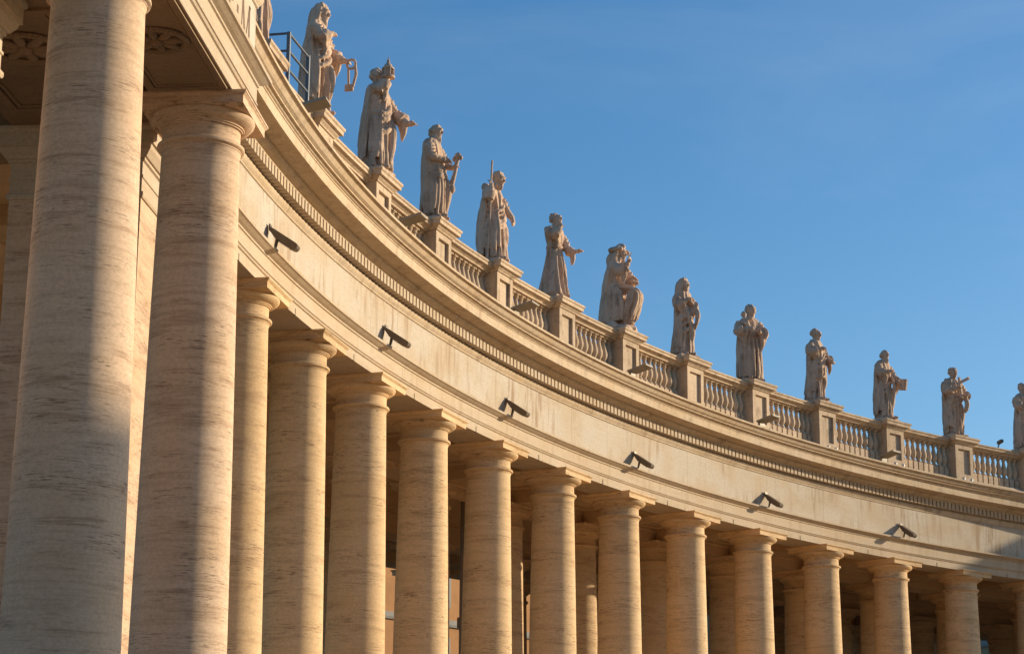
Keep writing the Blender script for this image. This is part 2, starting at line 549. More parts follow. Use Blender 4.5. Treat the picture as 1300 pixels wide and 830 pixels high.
arc_sweep(bm, [(-.66, 17.32), (-.66, 17.497), (-6, 18.0), (-18.1, 17.5), (-18.1, 14.605), (-17.4, 14.605), (-17.4, 17.32)], KE, K1, .25)
obj('roof_slab', bm, M['roof'], roof)

# ------------------------------------------------------------------ end pavilion in front of the curve
TH = 0.2402
PN = Vector((math.cos(TH), math.sin(TH), 0))       # outward (away from the piazza)
PT = Vector((math.sin(TH), -math.cos(TH), 0))      # along the front, towards the curve
PB = Vector((70.36, 23.27, 0))
SPN = 6.82
PA = PB - PT * SPN
# local frame of the pavilion: x = outward, y = -along ; origin at column A
PR = TH


def pav(al, inw, z=0.0):
    p = PA + PT * al - PN * inw
    return (p.x, p.y, z)


column(PA.x, PA.y, PR, 'thickest column, leftmost, reaching past the top edge, mostly in shade', 'projecting columns of the end pavilion', CMP)
column(PB.x, PB.y, PR, 'thick corner column of the end pavilion with its square capital in shade', 'projecting columns of the end pavilion', CMP)
p = pav(-SPN, 0)
column(p[0], p[1], PR, 'pavilion column beyond the left edge of the photo', 'projecting columns of the end pavilion', CMP)

pe = empty('pavilion_entablature', (PA.x, PA.y, 0), PR, 'straight inscribed entablature projecting over the two thick columns at the left', 'entablature')


def line_sweep(bm, prof, a0_, a1_, ret=True):
    """profile (inward, z) swept along the pavilion front from along=a0_ to the end a1_ and returned round the corner to the back"""
    rows = []
    for st in ((0, a0_), (1, a1_), (2, a1_)):
        row = []
        for pi_, z in prof:
            ex = pi_ - .655            # projection beyond the plain face
            if st[0] == 0: al, inn = a0_, pi_
            elif st[0] == 1: al, inn = a1_ + max(ex, 0) if pi_ > 0 else a1_ - .1, pi_
            else: al, inn = (a1_ + max(ex, 0) if pi_ > 0 else a1_ - .1), -1.3
            row.append(bm.verts.new((-inn, -al, z)))
        rows.append(row)
    n = len(prof)
    for a, b in zip(rows, rows[1:]):
        for i in range(n - 1):
            bm.faces.new((a[i], a[i + 1], b[i + 1], b[i]))


OA = .76
END = SPN + OA - .05


def pavprof(P):
    return [(p_ + OA - .655 if p_ > 0 else -OA, z) for p_, z in P]


bm = bmesh.new()
front = [q for q in pavprof(ARCH) if q[0] > 0]
# solid box body with moulded front and end return
def moulded(bm, P, a0_, a1_, inback):
    fr = [q for q in P if q[0] > 0]
    rows = []
    for s in range(3):
        row = []
        for pi_, z in fr:
            ex = max(pi_ - OA, 0)
            if s == 0: row.append((-pi_, -a0_, z))
            elif s == 1: row.append((-pi_, -(a1_ + ex), z))
            else: row.append((-inback, -(a1_ + ex), z))
        # close to the back
        zt, zb = fr[-1][1], fr[0][1]
        al = a0_ if s == 0 else a1_ - .3
        rows.append([bm.verts.new(v) for v in row])
    for a, b in zip(rows, rows[1:]):
        for i in range(len(fr) - 1):
            bm.faces.new((a[i], a[i + 1], b[i + 1], b[i]))
    # underside and top as one quad each (soffit is built separately where panelled)
    zb, zt = fr[0][1], fr[-1][1]
    back = [bm.verts.new((-inback, -a0_, zb)), bm.verts.new((-inback, -a0_, zt))]
    bm.faces.new((rows[0][-1], rows[1][-1], rows[2][-1], back[1]))
    bm.faces.new((rows[2][0], back[0], back[1], rows[2][-1]))
    bm.faces.new([back[0]] + rows[0] + [back[1]])
    bm.faces.new((rows[0][0], back[0], rows[2][0], rows[1][0]))


AL0 = -9.0
moulded(bm, pavprof(ARCH), AL0, END, -OA)
obj('architrave', bm, M['entab'], pe)
bm = bmesh.new(); moulded(bm, pavprof(FRZ), AL0, END, -OA)
fz = obj('frieze', bm, M['frieze'], pe)
bm = bmesh.new(); moulded(bm, pavprof(COR), AL0, END, -OA)
obj('cornice', bm, M['entab'], pe)

# soffit panels with carved rosettes under the front beam and the pier beam
def frame(bm, al0, al1, in0, in1, z, wd, dp):
    for a0_, a1_, i0, i1 in ((al0, al1, in0, in0 + wd), (al0, al1, in1 - wd, in1), (al0, al0 + wd, in0 + wd + .001, in1 - wd - .001), (al1 - wd, al1, in0 + wd + .001, in1 - wd - .001)):
        box(bm, -i1, -i0, -a1_, -a0_, z - dp, z)


def rosette(bm, al, inn, z, r):
    for i in range(8):
        a = 2 * PI * i / 8
        ball(bm, (-inn + math.cos(a) * r * .55, -al + math.sin(a) * r * .55, z - .03), (r * .42, r * .16, .07), 10, Matrix.Rotation(a, 4, 'Z'))
    ball(bm, (-inn, -al, z - .05), (r * .22, r * .22, .09), 10)
    for i in range(40):
        a = 2 * PI * i / 40
        b_ = 2 * PI * (i + 1) / 40
        tube(bm, [(-inn + math.cos(a) * r, -al + math.sin(a) * r, z - .03), (-inn + math.cos(b_) * r, -al + math.sin(b_) * r, z - .03)], .06, 6)


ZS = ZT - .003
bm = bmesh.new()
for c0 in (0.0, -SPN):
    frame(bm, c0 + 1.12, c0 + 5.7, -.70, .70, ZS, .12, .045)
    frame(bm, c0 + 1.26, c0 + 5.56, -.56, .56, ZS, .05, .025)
box(bm, -.745, .745, -(SPN - 1.02), 9.0, ZS - .004, ZS + .001)  # thin dark sheet that paints in the shade below the architrave
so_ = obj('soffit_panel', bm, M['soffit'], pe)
for c0 in (0.0, -SPN):
    pr_ = bmesh.new()
    rosette(pr_, c0 + 3.41, 0.0, ZS, .50)
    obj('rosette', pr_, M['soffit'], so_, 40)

# inner piers behind the front columns, with beams and ceiling
pl = [(1.55, -2.0, 'sunlit square pier at the far left edge behind the thickest column'), (9.3, -1.3, 'square pier behind the gap of the two thick columns, its front a bright sunlit strip'),
      (-6.6, -2.0, 'square pier beyond the left edge of the photo')]
for a1_, IN0, lab in pl:
    a0_ = a1_ - 1.62
    IN1 = -3.8
    cx, cy = -(IN0 + IN1) / 2, -(a0_ + a1_) / 2
    c = pav((a0_ + a1_) / 2, (IN0 + IN1) / 2)
    e = empty('pier', (c[0], c[1], 0), PR, lab, 'pier', 'square piers of the end pavilion')
    hx, hy = (IN0 - IN1) / 2, (a1_ - a0_) / 2
    bm = bmesh.new(); square_lathe(bm, [(.12, FZ), (.12, FZ + .5), (.05, FZ + .6)], hx, hy); obj('base', bm, M['shaft'], e)
    bm = bmesh.new(); square_lathe(bm, [(0, FZ + .601), (0, 12.42)], hx, hy); obj('shaft', bm, M['shaft'], e)
    bm = bmesh.new()
    square_lathe(bm, [(.03, 12.421), (.05, 12.46), (.05, 12.52), (.005, 12.55), (.005, 12.80), (.03, 12.81), (.03, 12.86), (.005, 12.87), (.005, 13.12), (.05, 13.14), (.05, 13.19), (.09, 13.2), (.18, 13.32), (.20, 13.40),
                      (.24, 13.405), (.24, 13.66), (.28, 13.70), (.29, 13.72), (.29, 13.786)], hx, hy)
    obj('capital', bm, M['entab'], e)
pc = empty('pavilion_ceiling', (PA.x, PA.y, 0), PR, 'dark coffered stone ceiling with carved rosettes behind the thickest column', 'ceiling')
bm = bmesh.new()
box(bm, 1.05, 3.75, -10.5, 9.0, ZT + .002, 15.2)            # pier beam
for c0 in (6.1, -.72, -7.54):
    box(bm, .765, 1.045, -(c0 + 1.44), -c0, ZT + .004, 15.2)
box(bm, .77, 9.5, -9.8, 9.0, 15.205, 15.6)
box(bm, 3.76, 9.5, -9.9, -8.6, 13.9, 15.2)
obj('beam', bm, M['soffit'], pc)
bm = bmesh.new()
for c0 in (0.0, -SPN):
    frame(bm, c0 + 2.0, c0 + 6.6, -3.5, -1.35, ZS, .16, .05)
    frame(bm, c0 + 2.2, c0 + 6.4, -3.3, -1.55, ZS, .06, .03)
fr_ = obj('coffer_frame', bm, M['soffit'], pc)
for c0 in (0.0, -SPN):
    pr_ = bmesh.new()
    rosette(pr_, c0 + 3.6, -2.30, ZS, .62)
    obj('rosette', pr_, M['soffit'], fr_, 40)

# inscription on the pavilion frieze: the end of the line, P . M
def strokes(bm, segs, al0, z0, h, d=.035):
    for (x0, y0), (x1, y1), wd in segs:
        dx, dy = (x1 - x0), (y1 - y0)
        L = math.hypot(dx, dy)
        ux, uy = dx / L, dy / L
        px, py = -uy * wd / 2, ux * wd / 2
        co_ = [(x0 + px, y0 + py), (x0 - px, y0 - py), (x1 - px, y1 - py), (x1 + px, y1 + py)]
        f0 = [bm.verts.new((-(OA + .004), -(al0 + a * h), z0 + b * h)) for a, b in co_]
        f1 = [bm.verts.new((-(OA - d), -(al0 + a * h), z0 + b * h)) for a, b in co_]
        bm.faces.new(f0); bm.faces.new(f1[::-1])
        for i in range(4):
            bm.faces.new((f0[i], f1[i], f1[(i + 1) % 4], f0[(i + 1) % 4]))


LM = [((.12, 0), (.17, .98), .075), ((.17, .98), (.48, .03), .12), ((.48, .03), (.79, .98), .075), ((.79, .98), (.84, 0), .125), ((.03, .025), (.22, .025), .05), ((.73, .025), (.95, .025), .05),
      ((.06, .975), (.2, .975), .05), ((.77, .975), (.9, .975), .05)]
LP = [((.15, 0), (.15, 1), .13), ((.04, .025), (.28, .025), .05), ((.05, .975), (.35, .975), .05)]
pts = [(.2 + .38 * math.sin(PI * i / 12), .72 + .255 * math.cos(PI * i / 12)) for i in range(13)]
LP += [(pts[i], pts[i + 1], .075) for i in range(12)]
LD = [((0, .42), (0, .58), .14)]
for sg, al_ in ((LP, 5.18), (LD, 5.98), (LM, 6.22)):
    bm = bmesh.new()
    strokes(bm, sg, al_, 14.93, .92)
    obj('letter', bm, M['letter'], fz)

# ------------------------------------------------------------------ balustrade and pedestals
PEDS = list(range(-1, 21))
pm = bmesh.new()
square_lathe(pm, [(.10, 17.46), (.10, 17.86), (.07, 17.90), (.0, 17.96)], .50, .60)
ped_base = mesh_bm(pm, 'base'); ped_base.materials.append(M['balus'])
pm = bmesh.new()
X0 = -.50                                   # front face, local -x is towards the piazza
box(pm, -.40, .50, -.60, .60, 17.962, 19.43)
box(pm, -.50, -.402, -.60, -.40, 17.962, 19.43)
box(pm, -.50, -.402, .40, .60, 17.962, 19.43)
box(pm, -.50, -.402, -.399, .399, 17.962, 18.12)
box(pm, -.50, -.402, -.399, .399, 19.24, 19.43)
ped_die = mesh_bm(pm, 'die'); ped_die.materials.append(M['balus'])
pm = bmesh.new()
square_lathe(pm, [(.02, 19.432), (.04, 19.47), (.10, 19.52), (.12, 19.56), (.20, 19.565), (.20, 19.66), (.24, 19.70), (.245, 19.76), (.18, 19.785)], .52, .62)
ped_cap = mesh_bm(pm, 'cap'); ped_cap.materials.append(M['balus'])
for k in PEDS[1:]:
    x, y = ring(k, .03)
    lab = ('stone balustrade pedestal under the ' + SN[k]) if k in SN else 'stone balustrade pedestal beyond the right edge of the photo'
    e = empty('statue_pedestal', (x, y, 0), ang(k), lab, 'pedestal', 'pedestals along the balustrade')
    link('base', ped_base, None, e); link('die', ped_die, None, e); link('cap', ped_cap, None, e)
# one baluster
pm = bmesh.new()
square_lathe(pm, [(.135, 17.965), (.135, 18.37)])
lathe(pm, [(.10, 18.372), (.125, 18.40), (.125, 18.43), (.09, 18.455), (.075, 18.49), (.10, 18.55), (.135, 18.64), (.148, 18.72), (.14, 18.81), (.11, 18.92), (.08, 19.04), (.066, 19.14), (.068, 19.19),
           (.10, 19.205), (.10, 19.235), (.08, 19.25), (.10, 19.29), (.13, 19.31)], 14)
square_lathe(pm, [(.135, 19.312), (.135, 19.37)])
bal = mesh_bm(pm, 'baluster', 40); bal.materials.append(M['balus'])


def ksweep(bm, prof, k0, k1, step=.1):
    arc_sweep(bm, prof, k0, k1, step)


HALFK = .62 / (R * DEL)
names_b = {}
for k in range(0, 20):
    km = k + .5
    x, y = ring(km, .03)
    n1, n2 = SN.get(k), SN.get(k + 1)
    lab = ('balustrade section between the %s and the %s' % (n1, n2)) if n2 else 'balustrade section past the right edge of the photo'
    lab = ' '.join(lab.replace('balustrade section', 'balustrade').split()[:16])
    e = empty('balustrade_section', (0, 0, 0), 0, lab, 'balustrade', 'balustrade sections between the pedestals')
    a_, b_ = k + HALFK, k + 1 - HALFK
    bm = bmesh.new(); ksweep(bm, [(-.30, 17.47), (.42, 17.47), (.42, 17.86), (.36, 17.95), (-.28, 17.96)], a_, b_); obj('plinth', bm, M['balus'], e)
    bm = bmesh.new()
    ksweep(bm, [(-.20, 19.373), (.26, 19.373), (.27, 19.42), (.33, 19.46), (.36, 19.49), (.44, 19.495), (.44, 19.57), (.48, 19.60), (.48, 19.655), (-.42, 19.66), (-.42, 19.5), (-.3, 19.47)], a_, b_)
    obj('rail', bm, M['balus'], e)
    NB = 10
    for i in range(NB):
        kk = a_ + (b_ - a_) * (i + .5) / NB
        bx_, by_ = ring(kk, .03)
        o = link('baluster', bal, None, e)
        o.location = (bx_, by_, 0)
        o.rotation_euler = (0, 0, ang(kk))

# ------------------------------------------------------------------ statues
random.seed(4)


def lerp_levels(levels, n):
    L = np.array(levels, float)
    s = np.linspace(0, 1, len(L))
    t_ = np.linspace(0, 1, n)
    out = np.empty((n, L.shape[1]))
    for c in range(L.shape[1]):
        y = L[:, c]
        m = np.gradient(y, s)
        idx = np.clip(np.searchsorted(s, t_) - 1, 0, len(s) - 2)
        h = s[idx + 1] - s[idx]
        u = (t_ - s[idx]) / h
        out[:, c] = ((2 * u**3 - 3 * u**2 + 1) * y[idx] + (u**3 - 2 * u**2 + u) * h * m[idx] + (-2 * u**3 + 3 * u**2) * y[idx + 1] + (u**3 - u**2) * h * m[idx + 1])
    return out


def loft(bm, levels, rng, nf=9, nz=44, na=96, twist=.25):
    """robe: levels (z, cx, cy, rx, ry, fold)"""
    L = lerp_levels(levels, nz)
    ph = rng.uniform(0, 6.28, 6)
    rings = []
    for z, cx, cy, rx, ry, am in L:
        ring_ = []
        for i in range(na):
            th = 2 * PI * i / na
            q = th + .30 * math.sin(2 * th + ph[0] + .8 * z) + .18 * math.sin(3 * th + ph[1] - .5 * z) + twist * math.sin(.9 * z + ph[2])
            f = (1 - 2 * abs(math.sin(nf * q / 2 + ph[3]))) * .75 + .45 * math.sin((nf * 2 + 1) * q + ph[4] + 1.2 * z) * .5 + .3 * math.sin(4 * q + 3 * z + ph[5])
            rr = 1 + am * 2.0 * f
            ring_.append(bm.verts.new((cx + rx * rr * math.cos(th), cy + ry * rr * math.sin(th), z)))
        rings.append(ring_)
    for a, b in zip(rings, rings[1:]):
        for i in range(na):
            j = (i + 1) % na
            bm.faces.new((a[i], a[j], b[j], b[i]))
    bm.faces.new(rings[0][::-1]); bm.faces.new(rings[-1])


def curve(pts, n=14):
    P = [Vector(p) for p in pts]
    P = [P[0] * 2 - P[1]] + P + [P[-1] * 2 - P[-2]]
    out = []
    seg = len(P) - 3
    for i in range(n):
        t_ = i / (n - 1) * seg
        s = min(int(t_), seg - 1)
        u = t_ - s
        a, b, c, d_ = P[s:s + 4]
        out.append(.5 * ((2 * b) + (c - a) * u + (2 * a - 5 * b + 4 * c - d_) * u * u + (3 * b - a - 3 * c + d_) * u**3))
    return out


def fold(bm, pts, r0, r1=None, n=14):
    c = curve(pts, n)
    r1 = r0 if r1 is None else r1
    tube(bm, c, [max(.008, (r0 + (r1 - r0) * i / (n - 1)) * (.35 + .65 * math.sin(PI * min(1, (i + 1) / (n + 1))) ** .5)) for i in range(n)], 8)


def hand(bm, p, d, side=1, curl=.5, size=1.0):
    """palm with four fingers and a thumb; p wrist, d direction"""
    d = Vector(d).normalized()
    up = Vector((0, 0, 1)) if abs(d.z) < .85 else Vector((1, 0, 0))
    s = d.cross(up).normalized() * side
    n = s.cross(d).normalized()
    p = Vector(p)
    L = .27 * size
    tube(bm, [p - d * .03, p + d * L * .25, p + d * L * .55], [.062 * size, .075 * size, .07 * size], 8)
    for i, ln in enumerate((.42, .50, .47, .36)):
        b = p + d * L * .5 + s * (i - 1.5) * .043 * size
        m1 = b + d * L * ln * .5 - n * L * curl * .10
        m2 = m1 + d * L * ln * .4 - n * L * curl * .35
        tube(bm, [b, m1, m2], [.026 * size, .024 * size, .017 * size], 6)
    b = p + d * L * .15 - s * .06 * size
    tube(bm, [b, b + d * L * .3 - s * .05 * size, b + d * L * .5 - s * .04 * size - n * .02], [.03 * size, .026 * size, .018 * size], 6)


def arm(bm, sh, el, wr, r=(.15, .125, .10), sleeve=0.0, hd=None, side=1, curl=.5, rng=None, hsize=1.0):
    sh, el, wr = Vector(sh), Vector(el), Vector(wr)
    c = curve([sh, sh.lerp(el, .5), el, el.lerp(wr, .5), wr], 12)
    rad = [r[0] + (r[1] - r[0]) * min(1, i / 5.5) + (r[2] - r[1]) * max(0, (i - 5.5) / 5.5) for i in range(12)]
    tube(bm, c, rad, 12)
    if sleeve:
        f = (wr - el).normalized()
        e1 = el.lerp(wr, .62)
        tube(bm, [el - f * .05, el.lerp(wr, .3), e1], [r[1] * 1.12, r[1] * 1.1 + sleeve * .4, r[1] * .9 + sleeve * .75], 14)
        # hanging cuff
        fold(bm, [e1 + Vector((0, 0, -.02)), e1 + Vector((0, .02, -.22 - sleeve)), e1 + Vector((-.05, 0, -.42 - sleeve * 1.6))], .09 + sleeve * .3, .03)
        fold(bm, [el + Vector((0, 0, -.02)), el.lerp(wr, .4) + Vector((0, .03, -.2 - sleeve)), e1 + Vector((-.12, .05, -.34 - sleeve * 1.6))], .08 + sleeve * .3, .03)
    # creases of cloth round the upper arm
    for u in (.25, .5, .78):
        p = sh.lerp(el, u)
        ax = (el - sh).normalized()
        a = ax.cross(Vector((.3, .2, 1))).normalized()
        b = ax.cross(a)
        rr = r[0] * 1.0
        tube(bm, [p + (a * math.cos(q) + b * math.sin(q)) * rr + ax * .05 * math.sin(q * 1.5) for q in np.linspace(0, 5.2, 12)], .028, 6)
    if hd is not None:
        hand(bm, wr, hd, side, curl, hsize)


def head(bm, c, yaw=0.0, pitch=0.0, hair='short', beard=0.0, s=1.0):
    c = Vector(c)
    Rm = Matrix.Rotation(yaw, 4, 'Z') @ Matrix.Rotation(pitch, 4, 'Y')

    def P(x, y, z): return c + (Rm @ Vector((x * s, y * s, z * s)))
    def B(x, y, z, rx, ry, rz, seg=14): ball(bm, P(x, y, z), (rx * s, ry * s, rz * s), seg, Rm)
    B(0, 0, .03, .19, .155, .21, 18)
    B(.06, 0, -.10, .13, .115, .14)            # jaw
    tube(bm, [P(.165, 0, .06), P(.225, 0, -.03), P(.19, 0, -.05)], [.018 * s, .034 * s, .02 * s], 8)     # nose
    tube(bm, [P(.15, .09, .075), P(.185, .04, .09), P(.185, -.04, .09), P(.15, -.09, .075)], .024 * s, 6)  # brow
    for y in (.065, -.065):
        B(.157, y, .045, .022, .03, .018, 8)      # eye
        B(.135, y * 1.15, -.03, .05, .045, .05, 8)   # cheek
    B(.175, 0, -.098, .025, .05, .016, 8); B(.165, 0, -.125, .022, .04, .016, 8)   # lips
    for y in (.155, -.155):
        B(-.005, y, .02, .035, .018, .06, 8)      # ear
    B(.13, 0, -.185, .05, .05, .045, 8)           # chin
    tube(bm, [P(-.02, 0, -.1), P(-.05, 0, -.42)], [.105 * s, .13 * s], 10)           # neck
    rs = random.Random(int(abs(c.x * 1000 + yaw * 77 + beard * 13)))
    if beard:
        for i in range(9):
            y = (i - 4) * .03
            fold(bm, [P(.11 - abs(y) * .5, y * 1.2, -.12), P(.17 - abs(y), y * .9, -.2 - beard * .3), P(.12 + rs.uniform(-.02, .03), y * .6, -.2 - beard)], .045 * s, .02 * s, 8)
    if hair in ('short', 'curly', 'long', 'bun'):
        B(-.045, 0, .085, .185, .172, .185, 16)
        nC = 34
        for i in range(nC):
            a = rs.uniform(.9, 5.4)
            e = rs.uniform(-.2, 1.2)
            rr = .19
            B(-.03 + math.cos(a) * rr * math.cos(e) * .95, math.sin(a) * rr * math.cos(e) * .92, .06 + math.sin(e) * rr * 1.05, .045, .045, .05, 8)
    if hair == 'bald':
        for i in range(20):
            a = rs.uniform(1.35, 4.9)
            B(-.02 + math.cos(a) * .17, math.sin(a) * .155, rs.uniform(-.09, .05), .045, .04, .05, 8)
    if hair == 'long':
        for sy in (1, -1):
            for i in range(4):
                fold(bm, [P(.04 - i * .05, sy * .15, .12), P(.03 - i * .05, sy * (.19 + .01 * i), -.12), P(-.02 - i * .04, sy * .2, -.36 - .05 * i)], .06 * s, .035 * s, 10)
        for i in range(5):
            y = (i - 2) * .07
            fold(bm, [P(-.16, y, .12), P(-.21, y, -.1), P(-.2, y * 1.2, -.42)], .065 * s, .04 * s, 10)
    if hair == 'hood':
        B(-.06, 0, .07, .225, .215, .235, 18)
        for i in range(7):
            a = -1.0 + i * .33
            fold(bm, [P(.1, .21 * math.sin(a), .06 + .23 * math.cos(a) * .9), P(-.08, .235 * math.sin(a), .06 + .24 * math.cos(a)), P(-.24, .13 * math.sin(a), .0 + .05 * math.cos(a))], .032 * s, .02 * s, 8)
        for sy in (1, -1):
            fold(bm, [P(.06, sy * .19, .1), P(.03, sy * .22, -.1), P(.0, sy * .2, -.36)], .065 * s, .07 * s, 10)
        fold(bm, [P(-.22, 0, .05), P(-.27, 0, -.12), P(-.25, 0, -.36)], .12 * s, .15 * s, 10)
    if hair == 'hat':
        B(-.07, 0, .10, .22, .21, .20, 18)
        for i in range(15):          # drooping brim of the hood, widest at the back
            a = PI * .30 + PI * 1.4 * i / 14
            q = [P(-.06 + math.cos(a) * r_, math.sin(a) * r_ * .95, .20 - .10 * (r_ / .36) ** 2 + .02 * math.sin(4 * a)) for r_ in (.10, .24, .36)]
            tube(bm, q, [.085 * s, .075 * s, .045 * s], 8)
        fold(bm, [P(.12, .0, .22), P(.0, 0, .28), P(-.2, 0, .22)], .09 * s, .10 * s, 10)
        fold(bm, [P(-.22, 0, .05), P(-.30, 0, -.15), P(-.26, 0, -.4)], .17 * s, .20 * s, 10)
        for sy in (1, -1):
            fold(bm, [P(-.05, sy * .19, .1), P(-.08, sy * .23, -.12), P(-.10, sy * .24, -.36)], .09 * s, .11 * s, 10)


def surf(levels, z, th, k=1.0):
    """point on the un-folded robe surface"""
    L = np.array(levels, float)
    z_ = np.clip(z, L[0, 0], L[-1, 0])
    v = [np.interp(z_, L[:, 0], L[:, i]) for i in range(1, 5)]
    return Vector((v[0] + v[2] * k * math.cos(th), v[1] + v[3] * k * math.sin(th), z))


BODY = [(.04, 0, 0, .40, .44, .10), (.45, 0, 0, .37, .41, .12), (.95, .01, 0, .34, .38, .10), (1.4, .02, 0, .31, .36, .08), (1.8, .02, 0, .27, .33, .06),
        (2.15, .02, 0, .28, .37, .05), (2.42, 0, 0, .26, .41, .04), (2.56, -.01, 0, .20, .33, .03), (2.66, 0, 0, .12, .15, 0.0)]


def body(bm, rng, lv=None, nf=9, sash=True, cape=0.0, drop=12):
    lv = lv or BODY
    loft(bm, lv, rng, nf)
    # free falling ridges
    for i in range(drop):
        th = rng.uniform(0, 6.28)
        z0 = rng.uniform(1.0, 1.9)
        dth = rng.uniform(-.35, .35)
        fold(bm, [surf(lv, z0, th, .98), surf(lv, z0 * .62, th + dth * .5, 1.03), surf(lv, .1, th + dth, 1.05)], rng.uniform(.03, .055), rng.uniform(.045, .075))
    if sash:
        s0 = rng.uniform(-.3, .3)
        zz = 2.40
        for i in range(5):           # mantle drawn across the body, uneven swags
            zz -= rng.uniform(.07, .20)
            dz = rng.uniform(.45, .8)
            rr_ = rng.uniform(.035, .075)
            fold(bm, [surf(lv, zz, 1.9 + s0, .98), surf(lv, zz - .1 * dz, 1.1 + s0, 1.03), surf(lv, zz - dz * .6, .2 + s0 + rng.uniform(-.1, .1), 1.06), surf(lv, zz - dz, -.8 + s0, 1.07),
                      surf(lv, zz - dz * .9, -1.9 + s0, 1.0)], rr_, rr_ * rng.uniform(.9, 1.5), 20)
        for i in range(4):           # one end of the mantle falling in long pipes
            th = -.9 - i * .26 + s0 + rng.uniform(-.06, .06)
            z0 = 1.75 - .1 * i
            fold(bm, [surf(lv, z0, th, 1.03), surf(lv, z0 * .6, th + rng.uniform(-.1, .1), 1.10), surf(lv, .28 + .25 * rng.uniform(0, 1), th + rng.uniform(-.1, .1), 1.12)], rng.uniform(.045, .07), rng.uniform(.07, .11), 18)
        th = .5 + s0                 # bent knee pushing the cloth forward
        p0, p1, p2 = surf(lv, 1.5, th, .7), surf(lv, .98, th, 1.02), surf(lv, .25, th, .8)
        fold(bm, [p0, p1, p2], .16, .12, 18)
    if cape:
        for i in range(11):          # cloak on the back
            th = PI + (i - 5) * .27
            fold(bm, [surf(lv, 2.5, th, .95), surf(lv, 1.9, th + rng.uniform(-.06, .06), 1.0 + cape), surf(lv, 1.1, th + rng.uniform(-.1, .1), 1.03 + cape), surf(lv, .3 + .2 * rng.uniform(-1, 1), th + rng.uniform(-.12, .12), 1.03 + cape * .8)], rng.uniform(.045, .08), rng.uniform(.06, .12), 18)
    for sy in (.16, -.16):           # feet
        ball(bm, (.36 + rng.uniform(-.05, .06), sy, .07), (.17, .075, .07), 12)


def belt(bm, lv, z, r=.035):
    pts = [surf(lv, z + .02 * math.sin(3 * a), a, 1.05) for a in np.linspace(0, 2 * PI, 28)]
    tube(bm, pts, r, 8)


STMAT = M['statue']


def remeshed(bm, name, voxel=.021, seed=0):
    me = mesh_bm(bm, name)
    ob = bpy.data.objects.new(name + '_src', me)
    COL.objects.link(ob)
    md = ob.modifiers.new('r', 'REMESH')
    md.mode = 'VOXEL'
    md.voxel_size = voxel * .9
    md.use_smooth_shade = True
    sm = ob.modifiers.new('s', 'SMOOTH')
    sm.factor = .5
    sm.iterations = 1
    dg = bpy.context.evaluated_depsgraph_get()
    new = bpy.data.meshes.new_from_object(ob.evaluated_get(dg))
    bpy.data.objects.remove(ob)
    new.name = name
    nv = len(new.vertices)
    co_ = np.empty(nv * 3, np.float32); new.vertices.foreach_get('co', co_); co_ = co_.reshape(-1, 3)
    no_ = np.empty(nv * 3, np.float32); new.vertex_normals.foreach_get('vector', no_); no_ = no_.reshape(-1, 3)
    rg = np.random.default_rng(nv)
    d_ = np.zeros(nv, np.float32)
    for _ in range(26):            # chiselled unevenness, longer in the vertical
        f_ = rg.normal(0, 1, 3) * rg.uniform(6, 26)
        f_[2] *= .35
        d_ += np.sin(co_ @ f_ + rg.uniform(0, 6.28)) / (1 + np.linalg.norm(f_) * .08)
    co_ += no_ * (np.clip(d_, -2.5, 2.5) * .007)[:, None]
    new.vertices.foreach_set('co', co_.ravel())
    new.update()
    new.polygons.foreach_set('use_smooth', [True] * len(new.polygons))
    new.materials.clear()
    new.materials.append(STMAT)
    return new


def place(k, rz, label, fbm, extra=(), lean=0.0, scale=1.0):
    x, y = ring(k, .03 + {1: .17, 2: .22, 3: .13, 4: .08}.get(k, 0))
    e = empty('saint_statue', (x, y, 19.786), ang(k) + PI + rz, label, 'statue', 'stone statues along the balustrade')
    b = bmesh.new()
    square_lathe(b, [(.0, 0), (.0, .14), (-.03, .17)], .42, .46)
    obj('plinth', b, M['statue'], e)
    me = remeshed(fbm, 'figure')
    f = link('figure', me, None, e)
    f.location = (0, 0, .13)
    f.scale = (scale,) * 3
    for nm, b, mt in extra:
        o = obj(nm, b, mt, e, 40)
        o.location = (0, 0, .13)
        o.scale = (scale,) * 3
    return e


def lv_(mods=None, base=BODY):
    out = [list(v) for v in base]
    for i, v in (mods or {}).items():
        for j, q in v.items(): out[i][j] = q
    return out


# k=1 : long-bearded, cloak straight down the back, keys on a ring
rng = np.random.default_rng(11)
b = bmesh.new()
lv = lv_({0: {1: .0, 3: .36}, 1: {3: .36}, 2: {3: .36}, 3: {3: .34}, 4: {3: .31}, 5: {3: .31}})
body(b, rng, lv, 9, True, .10)
head(b, (.10, 0, 2.84), -.15, .12, 'long', .30, 1.12)
arm(b, (.02, -.36, 2.38), (.30, -.44, 2.0), (.40, -.14, 2.22), (.17, .14, .10), .08, (.2, .8, .2), 1)
arm(b, (.05, .36, 2.36), (.22, .50, 1.85), (.62, .38, 1.62), (.17, .14, .10), .08, (1, 0, -.2), 1, .8)
ex = bmesh.new()
tube(ex, [(.86 + .12 * math.cos(a), .36, 1.50 + .13 * math.sin(a)) for a in np.linspace(0, 2 * PI, 20)], .035, 8)
tube(ex, [(.97, .36, 1.46), (1.0, .36, 1.2), (.92, .36, .85)], [.04, .045, .04], 8)
tube(ex, [(.78, .36, 1.38), (.80, .36, .9)], [.035, .035], 8)
box(ex, .70, .93, .33, .39, .74, .92)
place(1, 0, 'long-bearded stone saint in a cloak holding a ring of hanging keys', b, [('keys', ex, STMAT)])

